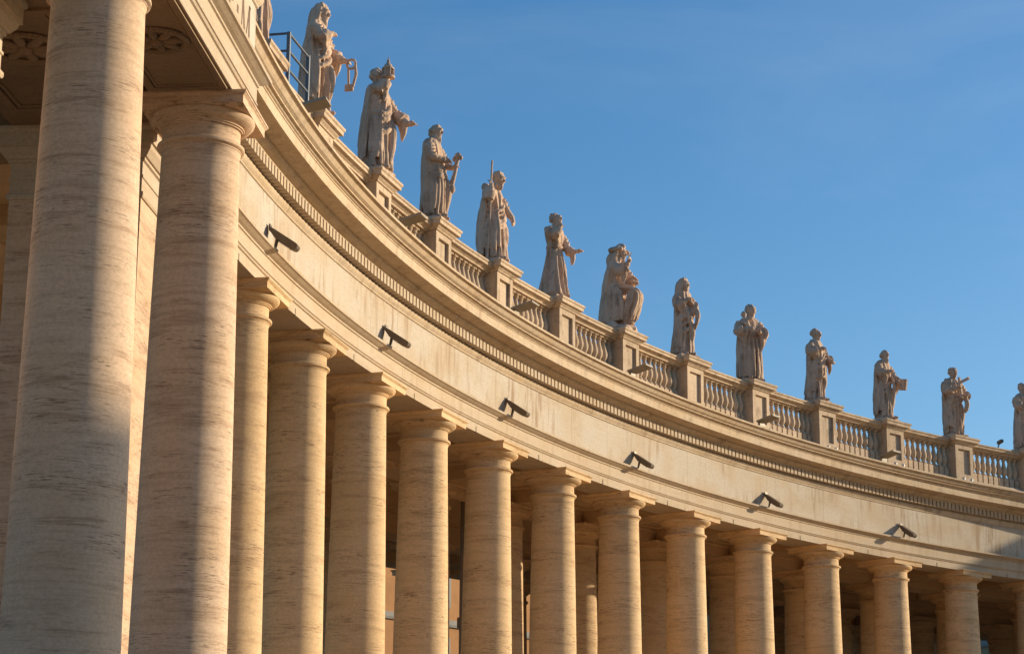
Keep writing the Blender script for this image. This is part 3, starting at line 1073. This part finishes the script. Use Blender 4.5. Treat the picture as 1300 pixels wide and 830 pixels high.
# k=0 : mostly above the frame
rng = np.random.default_rng(5)
b = bmesh.new()
body(b, rng, BODY, 8, True, .08)
head(b, (.08, 0, 2.86), .2, .05, 'short', .2, 1.1)
arm(b, (.02, -.36, 2.38), (.2, -.5, 1.9), (.45, -.2, 1.75), (.16, .13, .1), .1, (.6, .6, 0), 1)
arm(b, (.02, .36, 2.38), (.2, .48, 1.9), (.55, .3, 2.0), (.16, .13, .1), .1, (1, 0, .2), 1)
place(0, 0, 'stone saint cut off by the top edge, only its draped skirt showing', b)

# k=2 : great cloak, raised model temple hiding the face, other hand held out
rng = np.random.default_rng(22)
b = bmesh.new()
lv = lv_({0: {3: .44, 4: .46}, 1: {3: .41}, 2: {3: .37}, 3: {3: .34}, 4: {3: .33}, 5: {3: .32}, 6: {3: .28}})
body(b, rng, lv, 7, True, .12)
head(b, (.03, .02, 2.84), .1, -.1, 'short', .12, 1.1)
arm(b, (.05, -.34, 2.40), (.34, -.30, 2.42), (.40, -.16, 2.72), (.17, .14, .10), .10, (.1, .1, 1), 1, .3)
arm(b, (.05, .36, 2.36), (.40, .50, 1.75), (.80, .42, 1.48), (.17, .15, .10), .12, (1, 0, .1), 1, .7, None, 1.15)
fold(b, [(.3, .3, 1.6), (.42, .2, 1.2), (.45, .1, .7), (.42, 0, .2)], .12, .12)
ex = bmesh.new()
lathe(ex, [(.02, 2.72), (.20, 2.74), (.20, 2.80), (.15, 2.81), (.15, 3.0), (.18, 3.01), (.18, 3.05), (.13, 3.07), (.11, 3.14), (.06, 3.20), (.045, 3.21), (.045, 3.28), (.02, 3.31), (.01, 3.40)], 12, .40, -.14)
for i in range(8):
    a = 2 * PI * i / 8
    lathe(ex, [(.022, 2.80), (.022, 3.01)], 6, .40 + .175 * math.cos(a), -.14 + .175 * math.sin(a))
place(2, -.1, 'stone saint in a great cloak raising a small round temple before the face', b, [('temple_model', ex, STMAT)])

# k=3 : bald bearded head in profile, mantle round the hips, holding a torch-like reliquary
rng = np.random.default_rng(33)
b = bmesh.new()
lv = lv_({0: {1: -.02, 3: .36}, 1: {1: -.02, 3: .34}, 2: {3: .33}, 3: {1: .03, 3: .33, 5: .10}, 4: {1: .0, 3: .30}, 5: {1: -.04, 3: .30}, 6: {1: -.06}, 7: {1: -.06}, 8: {1: -.02}})
body(b, rng, lv, 10, False, .04)
for i in range(5):
    z = 1.86 - i * .10
    fold(b, [surf(lv, z + .22, 2.6, .98), surf(lv, z + .10, -1.9, 1.03), surf(lv, z - .14, -.8, 1.06), surf(lv, z - .05, .3, 1.05), surf(lv, z + .1, 1.3, 1.0)], .045, .05 + .012 * (i % 3), 22)
for i in range(7):
    fold(b, [surf(lv, 1.62 - .04 * i, -1.5 + .33 * i, 1.02), surf(lv, 1.0, -1.3 + .30 * i, 1.07), surf(lv, .3 - .04 * i, -1.35 + .33 * i, 1.08)], .04, .06 + .02 * (i % 2))
fold(b, [(.1, .1, 1.5), (.40, .14, 1.05), (.34, .12, .3)], .16, .12)
head(b, (.05, 0, 2.86), .0, .08, 'bald', .16, 1.08)
arm(b, (-.02, -.36, 2.36), (.12, -.46, 1.92), (.42, -.16, 1.86), (.17, .14, .10), 0, (.7, .6, 0), 1, .7)
arm(b, (.0, .36, 2.36), (.2, .44, 1.9), (.50, .22, 1.72), (.17, .14, .10), 0, (.9, -.2, .3), 1, .8)
ex = bmesh.new()
tube(ex, [(.50, .18, 1.10), (.62, .18, 1.5), (.70, .18, 1.95)], [.09, .06, .07], 10)
ball(ex, (.72, .18, 2.06), (.11, .10, .12), 12)
ball(ex, (.60, .18, 1.98), (.06, .06, .09), 10); ball(ex, (.82, .18, 2.0), (.06, .06, .08), 10)
ball(ex, (.50, .18, 1.02), (.14, .12, .17), 12)
place(3, 0, 'bald bearded stone saint in profile, mantle round the hips, holding a short torch', b, [('torch', ex, STMAT)])

# k=4 : staff
rng = np.random.default_rng(44)
b = bmesh.new()
lv = lv_({0: {1: -.02, 3: .42}, 1: {1: -.04, 3: .42}, 2: {1: -.06, 3: .42}, 3: {1: -.06, 3: .38}, 4: {1: -.05, 3: .34}, 5: {1: -.06, 3: .32}, 6: {1: -.08, 3: .27}, 7: {1: -.08}, 8: {1: .02}})
body(b, rng, lv, 8, True, .13)
head(b, (.16, 0, 2.82), -.05, .22, 'curly', .10, 1.08)
fold(b, [(-.22, -.25, 2.55), (-.30, 0, 2.62), (-.22, .25, 2.55)], .14, .14)
arm(b, (-.04, -.36, 2.40), (.06, -.52, 2.05), (.10, -.46, 2.44), (.17, .14, .10), .06, (0, .2, 1), 1, .9)
arm(b, (.0, .34, 2.36), (.22, .46, 1.88), (.48, .40, 1.56), (.16, .13, .09), 0, (.25, 0, -1), 1, .4, None, 1.1)
ex = bmesh.new()
tube(ex, [(.02, -.52, .0), (.08, -.50, 1.2), (.10, -.48, 2.4), (.13, -.46, 3.35)], .034, 8)
place(4, 0, 'stone saint leaning his bowed head beside a tall thin staff', b, [('staff', ex, STMAT)])

# k=5 : friar with a belt
rng = np.random.default_rng(55)
b = bmesh.new()
lv = lv_({0: {1: .0, 3: .52, 4: .50, 5: .08}, 1: {1: .0, 3: .45, 4: .46, 5: .09}, 2: {1: 0, 3: .37, 4: .40}, 3: {1: .0, 3: .29, 4: .33, 5: .07}, 4: {1: .0, 3: .23, 4: .28, 5: .05}, 5: {1: -.02, 3: .29, 4: .36}, 6: {1: -.03, 3: .28}})
body(b, rng, lv, 11, False, 0, 14)
belt(b, lv, 1.82)
fold(b, [surf(lv, 1.8, .1, 1.05), surf(lv, 1.3, .1, 1.1), surf(lv, .7, .15, 1.06)], .03, .03)
fold(b, [(-.12, -.34, 2.5), (-.24, 0, 2.5), (-.12, .34, 2.5)], .12, .12)
head(b, (.06, 0, 2.82), .1, -.28, 'short', .06, 1.08)
arm(b, (.0, -.36, 2.38), (.30, -.40, 2.16), (.30, -.10, 2.48), (.18, .15, .10), .10, (0, .6, .6), 1, .8)
arm(b, (.05, .34, 2.30), (.30, .42, 1.76), (.62, .40, 1.68), (.17, .14, .09), .03, (1, 0, .15), 1, .4, None, 1.1)
place(5, -.15, 'belted stone friar looking up, one hand at his chest, the other stretched out', b)

# k=6 : broad hood, pointing finger, raised knee
rng = np.random.default_rng(66)
b = bmesh.new()
lv = lv_({0: {1: -.24, 3: .45}, 1: {1: -.22, 3: .41}, 2: {1: -.20, 3: .37}, 3: {1: -.19, 3: .37}, 4: {1: -.15, 3: .34}, 5: {1: -.11, 3: .35}, 6: {1: -.10, 3: .31}})
body(b, rng, lv, 8, True, .10)
head(b, (.10, 0, 2.80), .05, .10, 'hat', .30, 1.15)
arm(b, (.02, -.36, 2.34), (.30, -.46, 1.98), (.56, -.30, 2.34), (.19, .16, .10), .14, (.45, .1, .8), 1, 1.0, None, 1.1)
tube(b, [(.62, -.29, 2.56), (.72, -.28, 2.74)], [.03, .022], 8)
arm(b, (.02, .36, 2.34), (.25, .46, 1.92), (.5, .2, 1.7), (.18, .15, .10), .12, (.9, -.2, 0), 1, .6)
# the raised knee under the drapery
loft(b, [(.10, .34, .0, .24, .28, .10), (.5, .44, .0, .28, .30, .10), (.95, .58, .0, .31, .29, .08), (1.22, .64, .0, .27, .26, .06), (1.40, .60, .02, .21, .21, .05), (1.52, .50, .04, .12, .13, .02)], rng, 8, 24, 72)
fold(b, [(-.12, .1, 1.50), (.26, .1, 1.50), (.66, .02, 1.30)], .24, .20)
for i in range(6):
    y = -.24 + i * .09
    fold(b, [(.15, y - .05, 1.50), (.74, y, 1.34), (.90 - .03 * (i % 3), y, 1.0), (.62 + .03 * (i % 2), y, .2 + .05 * (i % 3))], .035, .05 + .015 * (i % 2))
for i in range(4):
    fold(b, [(-.05 + .1 * i, -.34, 1.7 - .1 * i), (.06 + .1 * i, -.40, 1.0), (-.02 + .12 * i, -.38, .2)], .05, .08)
e6 = place(6, 0, 'stone saint in a broad hood pointing a raised finger, one knee lifted', b)
bmr = bmesh.new()
rr = random.Random(3)
for i in range(9):
    ball(bmr, (rr.uniform(-.3, .55), rr.uniform(-.35, .35), rr.uniform(.02, .18)), (rr.uniform(.2, .34), rr.uniform(.2, .3), rr.uniform(.14, .24)), 8)
ball(bmr, (.42, .05, .12), (.28, .28, .18), 8)
rk = link('rock_base', remeshed(bmr, 'rock_base', .04), None, e6)
for ch in e6.children:
    if ch.name.startswith('figure'): ch.location.z = .17

# k=7 : slim, long hair, hands together at the chest
rng = np.random.default_rng(77)
b = bmesh.new()
lv = lv_({0: {1: -.10, 3: .44, 4: .40}, 1: {1: -.04, 3: .36, 4: .36}, 2: {1: .02, 3: .31, 4: .33}, 3: {1: .04, 3: .28, 4: .31}, 4: {1: .02, 3: .25, 4: .29}, 5: {1: 0, 3: .26, 4: .33}, 6: {1: -.02, 3: .24, 4: .36}})
body(b, rng, lv, 9, True, .06)
head(b, (.06, 0, 2.84), .25, .05, 'long', 0, 1.12)
arm(b, (.0, -.33, 2.34), (.16, -.42, 1.92), (.34, -.10, 2.16), (.16, .14, .09), .10, (.2, .7, .4), 1, .4)
arm(b, (.0, .33, 2.34), (.2, .42, 1.9), (.38, .10, 2.10), (.16, .14, .09), .12, (.2, -.6, .4), -1, .4)
fold(b, [(.34, .32, 1.95), (.50, .3, 1.6), (.46, .25, 1.25), (.3, .2, .9)], .12, .07)
fold(b, [(.25, -.1, 2.0), (.38, -.05, 1.5), (.36, .1, 1.0), (.2, .25, .5)], .09, .08)
place(7, -.35, 'slim stone saint with long loose hair and hands drawn to the chest', b)

# k=8 : carrying a child on the near shoulder
rng = np.random.default_rng(88)
b = bmesh.new()
lv = lv_({0: {3: .38, 4: .48}, 1: {3: .36, 4: .45}, 2: {3: .35, 4: .43}, 3: {3: .33, 4: .41}, 4: {3: .31, 4: .40}})
body(b, rng, lv, 8, False, .08, 16)
head(b, (.06, .06, 2.86), .3, .15, 'short', .04, 1.06)
arm(b, (.0, -.40, 2.36), (.12, -.58, 1.92), (.40, -.22, 2.04), (.18, .16, .10), .16, (.6, .7, 0), 1, .6)
arm(b, (.0, .38, 2.36), (.14, .60, 1.92), (.46, .26, 1.90), (.18, .16, .10), .18, (.6, -.6, 0), -1, .6)
# the child: head, trunk, two arms, two legs
ball(b, (.22, -.34, 2.66), (.12, .11, .13), 12)
tube(b, [(.22, -.32, 2.54), (.27, -.26, 2.36), (.30, -.2, 2.14)], [.07, .13, .14], 12)
tube(b, [(.27, -.24, 2.44), (.36, -.06, 2.48), (.30, .08, 2.56)], [.06, .05, .035], 8)
tube(b, [(.22, -.38, 2.42), (.34, -.42, 2.30), (.44, -.34, 2.22)], [.055, .045, .035], 8)
tube(b, [(.32, -.16, 2.12), (.50, -.1, 2.06), (.50, -.12, 1.78)], [.085, .07, .045], 8)
tube(b, [(.28, -.28, 2.10), (.46, -.3, 2.0), (.44, -.32, 1.74)], [.085, .07, .045], 8)
for i in range(7):
    th = -1.2 + i * .4
    fold(b, [surf(lv, 1.75, th, 1.04), surf(lv, 1.0, th + .04, 1.08), surf(lv, .08, th, 1.06)], .05, .075)
place(8, -.55, 'stone saint in a straight habit carrying a small child on one arm', b)

# k=9 : hand on chest, layered tunic
rng = np.random.default_rng(99)
b = bmesh.new()
lv = lv_({0: {1: -.10, 3: .40, 5: .08}, 1: {1: -.06, 3: .36}, 2: {1: .0, 3: .30, 4: .34}, 3: {1: .04, 3: .33, 4: .36, 5: .10}, 4: {1: .05, 3: .31, 4: .35}, 5: {1: .02, 3: .30}, 6: {1: -.02}})
body(b, rng, lv, 9, True, .07)
pts = [surf(lv, 1.02 + .06 * math.sin(2 * a), a, 1.22) for a in np.linspace(0, 2 * PI, 30)]
tube(b, pts, .055, 8)
for i in range(14):
    a = 2 * PI * i / 14
    fold(b, [surf(lv, 1.7, a, 1.03), surf(lv, 1.35, a + .05, 1.14), surf(lv, 1.02 + .06 * math.sin(2 * a), a + .08, 1.22)], .05, .06, 10)
head(b, (.04, 0, 2.86), .1, .05, 'short', 0, 1.06)
fold(b, [(.1, -.25, 2.55), (-.2, 0, 2.6), (.1, .25, 2.55)], .09, .09)
arm(b, (-.02, -.38, 2.36), (.08, -.52, 1.98), (.36, -.14, 2.18), (.18, .15, .10), .10, (.4, .7, .3), 1, .5)
arm(b, (.02, .36, 2.34), (.18, .50, 1.86), (.52, .36, 1.72), (.18, .15, .10), .14, (.8, -.2, -.4), 1, .6)
place(9, 0, 'short-haired stone saint in a knee-length layered tunic, one hand on the chest', b)

# k=10 : bald, bearded, square book held out
rng = np.random.default_rng(110)
b = bmesh.new()
lv = lv_({0: {1: -.06, 3: .36, 4: .38}, 1: {1: -.04, 3: .34, 4: .38}, 2: {1: -.02, 3: .33, 4: .37}, 3: {1: -.02, 3: .30}, 4: {1: -.04, 3: .28, 4: .33}, 5: {1: -.04, 3: .29}, 6: {1: -.05, 3: .25}})
body(b, rng, lv, 8, True, .10)
head(b, (.08, 0, 2.86), .0, -.02, 'bald', .12, 1.06)
arm(b, (.0, -.36, 2.36), (.16, -.46, 1.96), (.44, -.22, 2.04), (.17, .14, .09), .10, (.9, .2, .1), 1, .5)
arm(b, (.02, .36, 2.34), (.2, .48, 1.86), (.54, .34, 1.60), (.17, .14, .09), .10, (.8, 0, -.4), 1, .9)
fold(b, [(.32, .1, 1.9), (.46, .12, 1.4), (.36, .1, .9), (.22, .1, .4)], .09, .12)
ex = bmesh.new()
box(ex, -.17, .17, -.06, .06, -.24, .24, Matrix.Translation((.76, .34, 1.50)) @ Matrix.Rotation(.18, 4, 'Y'))
box(ex, -.15, .185, -.045, .045, -.225, .225, Matrix.Translation((.763, .34, 1.50)) @ Matrix.Rotation(.18, 4, 'Y'))
place(10, 0, 'bald bearded stone saint in profile with a square book at his side', b, [('book', ex, STMAT)])

# k=11 : slanting cross held across the chest
rng = np.random.default_rng(121)
b = bmesh.new()
lv = lv_({0: {1: -.04, 3: .38, 4: .42}, 2: {3: .35, 4: .40}, 3: {3: .34, 4: .40}, 4: {1: .0, 3: .33, 4: .40}, 5: {1: .0, 3: .33, 4: .42}, 6: {1: -.02, 3: .30, 4: .42}})
body(b, rng, lv, 9, True, .08)
head(b, (.08, 0, 2.84), .05, .10, 'short', .0, 1.06)
fold(b, [(-.1, -.3, 2.55), (-.26, 0, 2.58), (-.1, .3, 2.55)], .11, .11)
arm(b, (.0, -.38, 2.36), (.16, -.52, 1.94), (.50, -.20, 2.06), (.18, .15, .10), .12, (.7, .5, .3), 1, .8)
arm(b, (.02, .38, 2.34), (.28, .50, 1.82), (.62, .24, 1.74), (.18, .15, .10), .14, (.7, -.3, .2), 1, .7)
fold(b, [(.50, .26, 1.72), (.68, .24, 1.4), (.66, .2, 1.15), (.55, .18, .98)], .13, .10)
ex = bmesh.new()
Mx = Matrix.Translation((.58, -.02, 2.16)) @ Matrix.Rotation(.22, 4, 'Z') @ Matrix.Rotation(-.12, 4, 'Y')
box(ex, -.05, .05, -.05, .05, -.55, .42, Mx)
box(ex, -.12, .55, -.045, .045, .12, .22, Mx @ Matrix.Rotation(-.12, 4, 'Y'))
place(11, -.2, 'stone saint clasping a slanting cross, a folded cloth hanging from the arm', b, [('cross', ex, STMAT)])

# k=12 : at the right edge
rng = np.random.default_rng(132)
b = bmesh.new()
body(b, rng, lv_({0: {3: .44}}), 9, True, .08)
head(b, (.06, 0, 2.86), .0, .05, 'short', .12, 1.06)
arm(b, (.0, -.38, 2.36), (.12, -.52, 1.94), (.46, -.30, 1.96), (.18, .15, .10), .12, (.9, .2, .1), 1, .6)
arm(b, (.02, .38, 2.34), (.22, .50, 1.82), (.54, .24, 1.9), (.18, .15, .10), .14, (.7, -.3, .2), 1, .7)
place(12, 0, 'stone saint cut off by the right edge of the photo', b)

# further saints round the curve, past the right edge of the photo: copies turned a little
roots = [o for o in COL.objects if o.name.startswith('saint_statue')]
for i, k in enumerate(range(13, 20)):
    src = roots[(i * 5 + 2) % len(roots)]
    c = src.copy(); COL.objects.link(c)
    x, y = ring(k, .03)
    c.location = (x, y, 19.786)
    c.rotation_euler = (0, 0, ang(k) + PI + .3 * math.sin(2.3 * k))
    c['label'] = 'stone saint further round the curve, past the right edge of the photo'
    for ch in list(src.children):
        d_ = ch.copy(); COL.objects.link(d_); d_.parent = c

# ------------------------------------------------------------------ floodlights on the frieze, one over every second column
hm = bmesh.new()
# local: x = out from the wall (towards the piazza), z up
Mh = Matrix.Rotation(math.radians(34), 4, 'Y')
prof = [(-.06, .0), (.20, -.10), (.70, -.11), (.775, -.085), (.80, -.02), (.79, .04), (.73, .07), (.10, .075), (-.06, .07)]
va = [hm.verts.new(Mh @ Vector((x, -.125, z))) for x, z in prof]
vb = [hm.verts.new(Mh @ Vector((x, .125, z))) for x, z in prof]
hm.faces.new(va); hm.faces.new(vb[::-1])
for i in range(len(prof)):
    j = (i + 1) % len(prof)
    hm.faces.new((va[i], vb[i], vb[j], va[j]))
hous = mesh_bm(hm, 'housing'); hous.materials.append(M['lamp'])
hm = bmesh.new()
box(hm, -.06, -.02, -.08, .08, .02, .17)
brk = mesh_bm(hm, 'bracket'); brk.materials.append(M['lamp'])
hm = bmesh.new()
tube(hm, [(.14, 0, -.16), (.12, 0, -.30), (.10, 0, -.38), (.09, 0, -.47)], .04, 10)
box(hm, -.02, .17, -.11, .11, -.50, -.46)
arm_ = mesh_bm(hm, 'support_arm'); arm_.materials.append(M['lamp'])
hm = bmesh.new()
box(hm, .27, .64, -.10, .10, -.122, -.112, Mh)
gls = mesh_bm(hm, 'lens'); gls.materials.append(M['lampglass'])
for k in (0, 2, 4, 6, 8, 10, 12):
    x, y = ring(k - .02, .76)
    nm = 'front column under the ' + SN[k] if k else 'narrow column beside the corner column'
    e = empty('frieze_floodlight', (x, y, 15.17), ang(k) + PI, 'dark boxy floodlight on the frieze over the ' + nm, 'floodlight', 'dark floodlights along the frieze')
    e['label'] = ' '.join(e['label'].split()[:16])
    for n_, me in (('housing', hous), ('bracket', brk), ('support_arm', arm_), ('lens', gls)): link(n_, me, None, e)

# flat beige floodlights leaning out over the cornice
hm = bmesh.new()
box(hm, -.05, .70, -.27, .27, -.035, .035, Matrix.Translation((.0, 0, .16)) @ Matrix.Rotation(math.radians(-13), 4, 'Y'))
pan = mesh_bm(hm, 'panel'); pan.materials.append(M['plate'])
hm = bmesh.new()
box(hm, -.04, .06, -.18, .18, -.06, .12); box(hm, -.16, .14, -.22, .22, -.085, -.06)
pst = mesh_bm(hm, 'bracket'); pst.materials.append(M['plate'])
for kk, nm in ((-.31, 'below the statue with the keys'), (1.6, 'left of the pedestal under the torch statue'), (3.61, 'left of the pedestal under the belted friar'),
               (5.54, 'right of the pedestal under the broad-hooded statue'), (7.59, 'right of the pedestal under the child-carrying statue'), (9.46, 'under the statue with the book')):
    x, y = ring(kk, 1.72)
    e = empty('cornice_floodlight', (x, y, 17.53), ang(kk) + PI, 'flat beige floodlight jutting over the cornice ' + nm, 'floodlight', 'flat floodlights on the cornice edge')
    link('panel', pan, None, e); link('bracket', pst, None, e)

# pairs of small white spotlights on the cornice before the pedestals
hm = bmesh.new()
lathe(hm, [(.03, .14), (.06, .15), (.07, .27), (.065, .285)], 12)
hm2 = bmesh.new()
lathe(hm2, [(.06, -.04), (.06, -.01), (.022, .0), (.022, .16)], 10)
sh_ = mesh_bm(hm, 'lamp_head', 40); sh_.materials.append(M['white'])
ss_ = mesh_bm(hm2, 'stem', 40); ss_.materials.append(M['white'])
for k in range(1, 13):
    for s, wd in ((-.22, 'left'), (.18, 'right')):
        x, y = ring(k - .10 + s * .28, 1.05)
        e = empty('spotlight', (x, y, 17.53), ang(k) + PI + s, '%s one of two small white spotlights before the pedestal of the %s' % (wd, ' '.join(SN[k].split()[:6])), 'spotlight', 'small white spotlights on the cornice')
        e['label'] = ' '.join(e['label'].split()[:16])
        link('lamp_head', sh_, None, e); link('stem', ss_, None, e)

# surveillance camera on the rail
x, y = ring(11.58, .25)
e = empty('surveillance_camera', (x, y, 19.66), ang(11.58) + PI - .35, 'small dark surveillance camera on the balustrade rail near the right edge', 'camera')
bm = bmesh.new(); box(bm, -.02, .34, -.07, .07, .24, .37, Matrix.Rotation(-.12, 4, 'Y')); obj('housing', bm, M['lamp'], e)
bm = bmesh.new(); tube(bm, [(-.12, 0, 0), (-.05, 0, .16), (.06, 0, .26)], .03, 8); box(bm, -.2, .0, -.06, .06, .0, .03); obj('bracket', bm, M['lamp'], e)

# steel railing on the balustrade at the upper left
e = empty('steel_railing', (0, 0, 0), 0, 'grey tubular steel railing on the balustrade beside the statue with the keys', 'railing')
ka, kb = .46, .80
P0, P1 = Vector((*ring(ka, .3), 0)), Vector((*ring(kb, .3), 0))
P2 = Vector((*ring(ka, -1.6), 0))
ZB, ZH = 19.66, 21.2
for p, q in ((P0, P0), (P1, P1), (P2, P2)):
    bm = bmesh.new(); tube(bm, [(p.x, p.y, ZB), (p.x, p.y, ZH)], .055, 10); obj('post', bm, M['steel'], e, 40)
for a, b_ in ((P0, P1), (P0, P2)):
    for z in (ZH - .03, ZH - .5, ZH - 1.0):
        bm = bmesh.new(); tube(bm, [(a.x, a.y, z), (b_.x, b_.y, z)], .034, 8); obj('rail', bm, M['steel'], e, 40)

# ------------------------------------------------------------------ buildings: one seen through the columns, and unseen ones added to cast the long shadows
def building(name, label, loc, rz, W_, D_, H_, wallm, roofh, floors, wins, cat='building', gable=False):
    e = empty(name, loc, rz, label, cat)
    bm = bmesh.new(); box(bm, -W_ / 2, W_ / 2, -D_ / 2, D_ / 2, 0, H_); obj('wall', bm, wallm, e)
    bm = bmesh.new()
    ov = .6
    if gable:
        v = [bm.verts.new(q) for q in ((-W_ / 2 - ov, -D_ / 2 - ov, H_ + .003), (W_ / 2 + ov, -D_ / 2 - ov, H_ + .003), (W_ / 2 + ov, D_ / 2 + ov, H_ + .003), (-W_ / 2 - ov, D_ / 2 + ov, H_ + .003),
                                       (0, -D_ / 2 - ov, H_ + roofh), (0, D_ / 2 + ov, H_ + roofh))]
        for f in ((0, 1, 4), (2, 3, 5), (1, 2, 5, 4), (3, 0, 4, 5), (3, 2, 1, 0)): bm.faces.new([v[i] for i in f])
    else:
        square_lathe(bm, [(ov, H_ + .003), (ov, H_ + .35), (-min(W_, D_) * .45, H_ + .35 + roofh)], W_ / 2, D_ / 2)
    obj('roof', bm, M['roof'], e)
    bm = bmesh.new()
    for fl in range(1, floors):
        z = H_ * fl / floors
        square_lathe(bm, [(.12, z - .25), (.18, z - .1), (.18, z + .12), (.04, z + .2)], W_ / 2, D_ / 2)
    obj('string_course', bm, M['trim'], e)
    for fl in range(floors):
        z = H_ * (fl + .5) / floors
        for i in range(wins):
            x = W_ * ((i + .5) / wins - .5)
            bm = bmesh.new(); box(bm, x - .85, x + .85, D_ / 2 - .02, D_ / 2 + .10, z - 1.35, z + 1.35)
            f = obj('window', bm, M['trim'], e)
            bm = bmesh.new(); box(bm, x - .6, x + .6, D_ / 2 + .02, D_ / 2 + .115, z - 1.1, z + 1.1)
            obj('pane', bm, M['glass'], f)
    return e


# behind the colonnade, seen between the columns
def ray(px, py, D):
    x_ = (px - 650) / 2759.156
    y_ = -(py - 415) / 2759.156
    v = fwd + r2 * x_ + u2 * y_
    h = math.hypot(v.x, v.y)
    return Vector((CAMX, CAMY, 0)) + v * (D / h)


c = ray(560, 730, 134)
vdir = Vector((c.x - CAMX, c.y - CAMY, 0)).normalized()
fa = math.atan2(-vdir.y, -vdir.x) + math.radians(48)     # facing of its front
building('plastered_building', 'orange plastered building seen between the columns behind the portico', (c.x - math.cos(fa) * 7, c.y - math.sin(fa) * 7, GZ), fa - PI / 2, 46, 14, 22.4, M['orange'], 2.0, 5, 7)
c = ray(1200, 800, 165)
fa = math.atan2(CAMY - c.y, CAMX - c.x)
building('ochre_building', 'shaded ochre building behind the far right end of the portico', (c.x, c.y, GZ), fa - PI / 2, 70, 14, 24, M['ochre'], 2.0, 5, 9)

pq = ray(587.5, 640, 78)
e = empty('service_pole', (pq.x, pq.y, FZ), 0, 'thin dark service pole between the shaded columns with a black spotlight halfway up', 'pole')
bm = bmesh.new(); tube(bm, [(0, 0, 0), (0, 0, 14.5)], .075, 10); obj('pole', bm, M['lamp'], e, 40)
bm = bmesh.new(); box(bm, -.10, .16, -.26, .0, 9.25, 9.62); box(bm, -.34, -.12, -.36, -.10, 9.15, 9.5); tube(bm, [(.0, .0, 9.5), (-.24, -.24, 9.45)], .05, 8)
obj('spotlight', bm, M['lamp'], e)
for dx in (-.12, -.3):
    bm = bmesh.new(); tube(bm, curve([(dx, -.2, 9.2), (dx - .05, -.22, 8.3), (dx - .12, -.2, 7.0), (dx * .3, -.1, 5.4)], 12), .022, 6); obj('cable', bm, M['lamp'], e, 40)

# blocks added out of view to shade the lowest left and the far right
def shadow_building(name, label, u0, u1, ztop, dist, gable, rh=6.0):
    wv = Vector((-math.sin(SUN_AZ), math.cos(SUN_AZ), 0)) * -1      # u axis = (sin az, -cos az)
    wv = Vector((.6626, -.7490, 0))
    hv = Vector((math.cos(SUN_AZ), math.sin(SUN_AZ), 0))
    base = Vector((69.0, 25.0, 0))
    s0 = base.dot(hv)
    uc = (u0 + u1) / 2
    ctr = wv * uc + hv * (s0 + dist + 7)
    H_ = ztop + dist * math.tan(SUN_EL) - GZ
    building(name, label, (ctr.x, ctr.y, GZ), math.atan2(-hv.y, -hv.x) - PI / 2, abs(u1 - u0), 14, H_, M['ochre'], rh, 7, 6, 'building', gable)


shadow_building('shade_block_left', 'tall ochre block added out of view to shade the lower left', -20, 25.6, 6.6, 150, False, 2.0)
shadow_building('shade_block_gabled', 'gabled ochre block added out of view to shade the far right', 71.5, 112, 2.8, 100, True, 15.0)
shadow_building('shade_block_tall', 'tall square ochre block added out of view to shade the far right', 74.0, 86, 12.5, 100, False, 3.0)
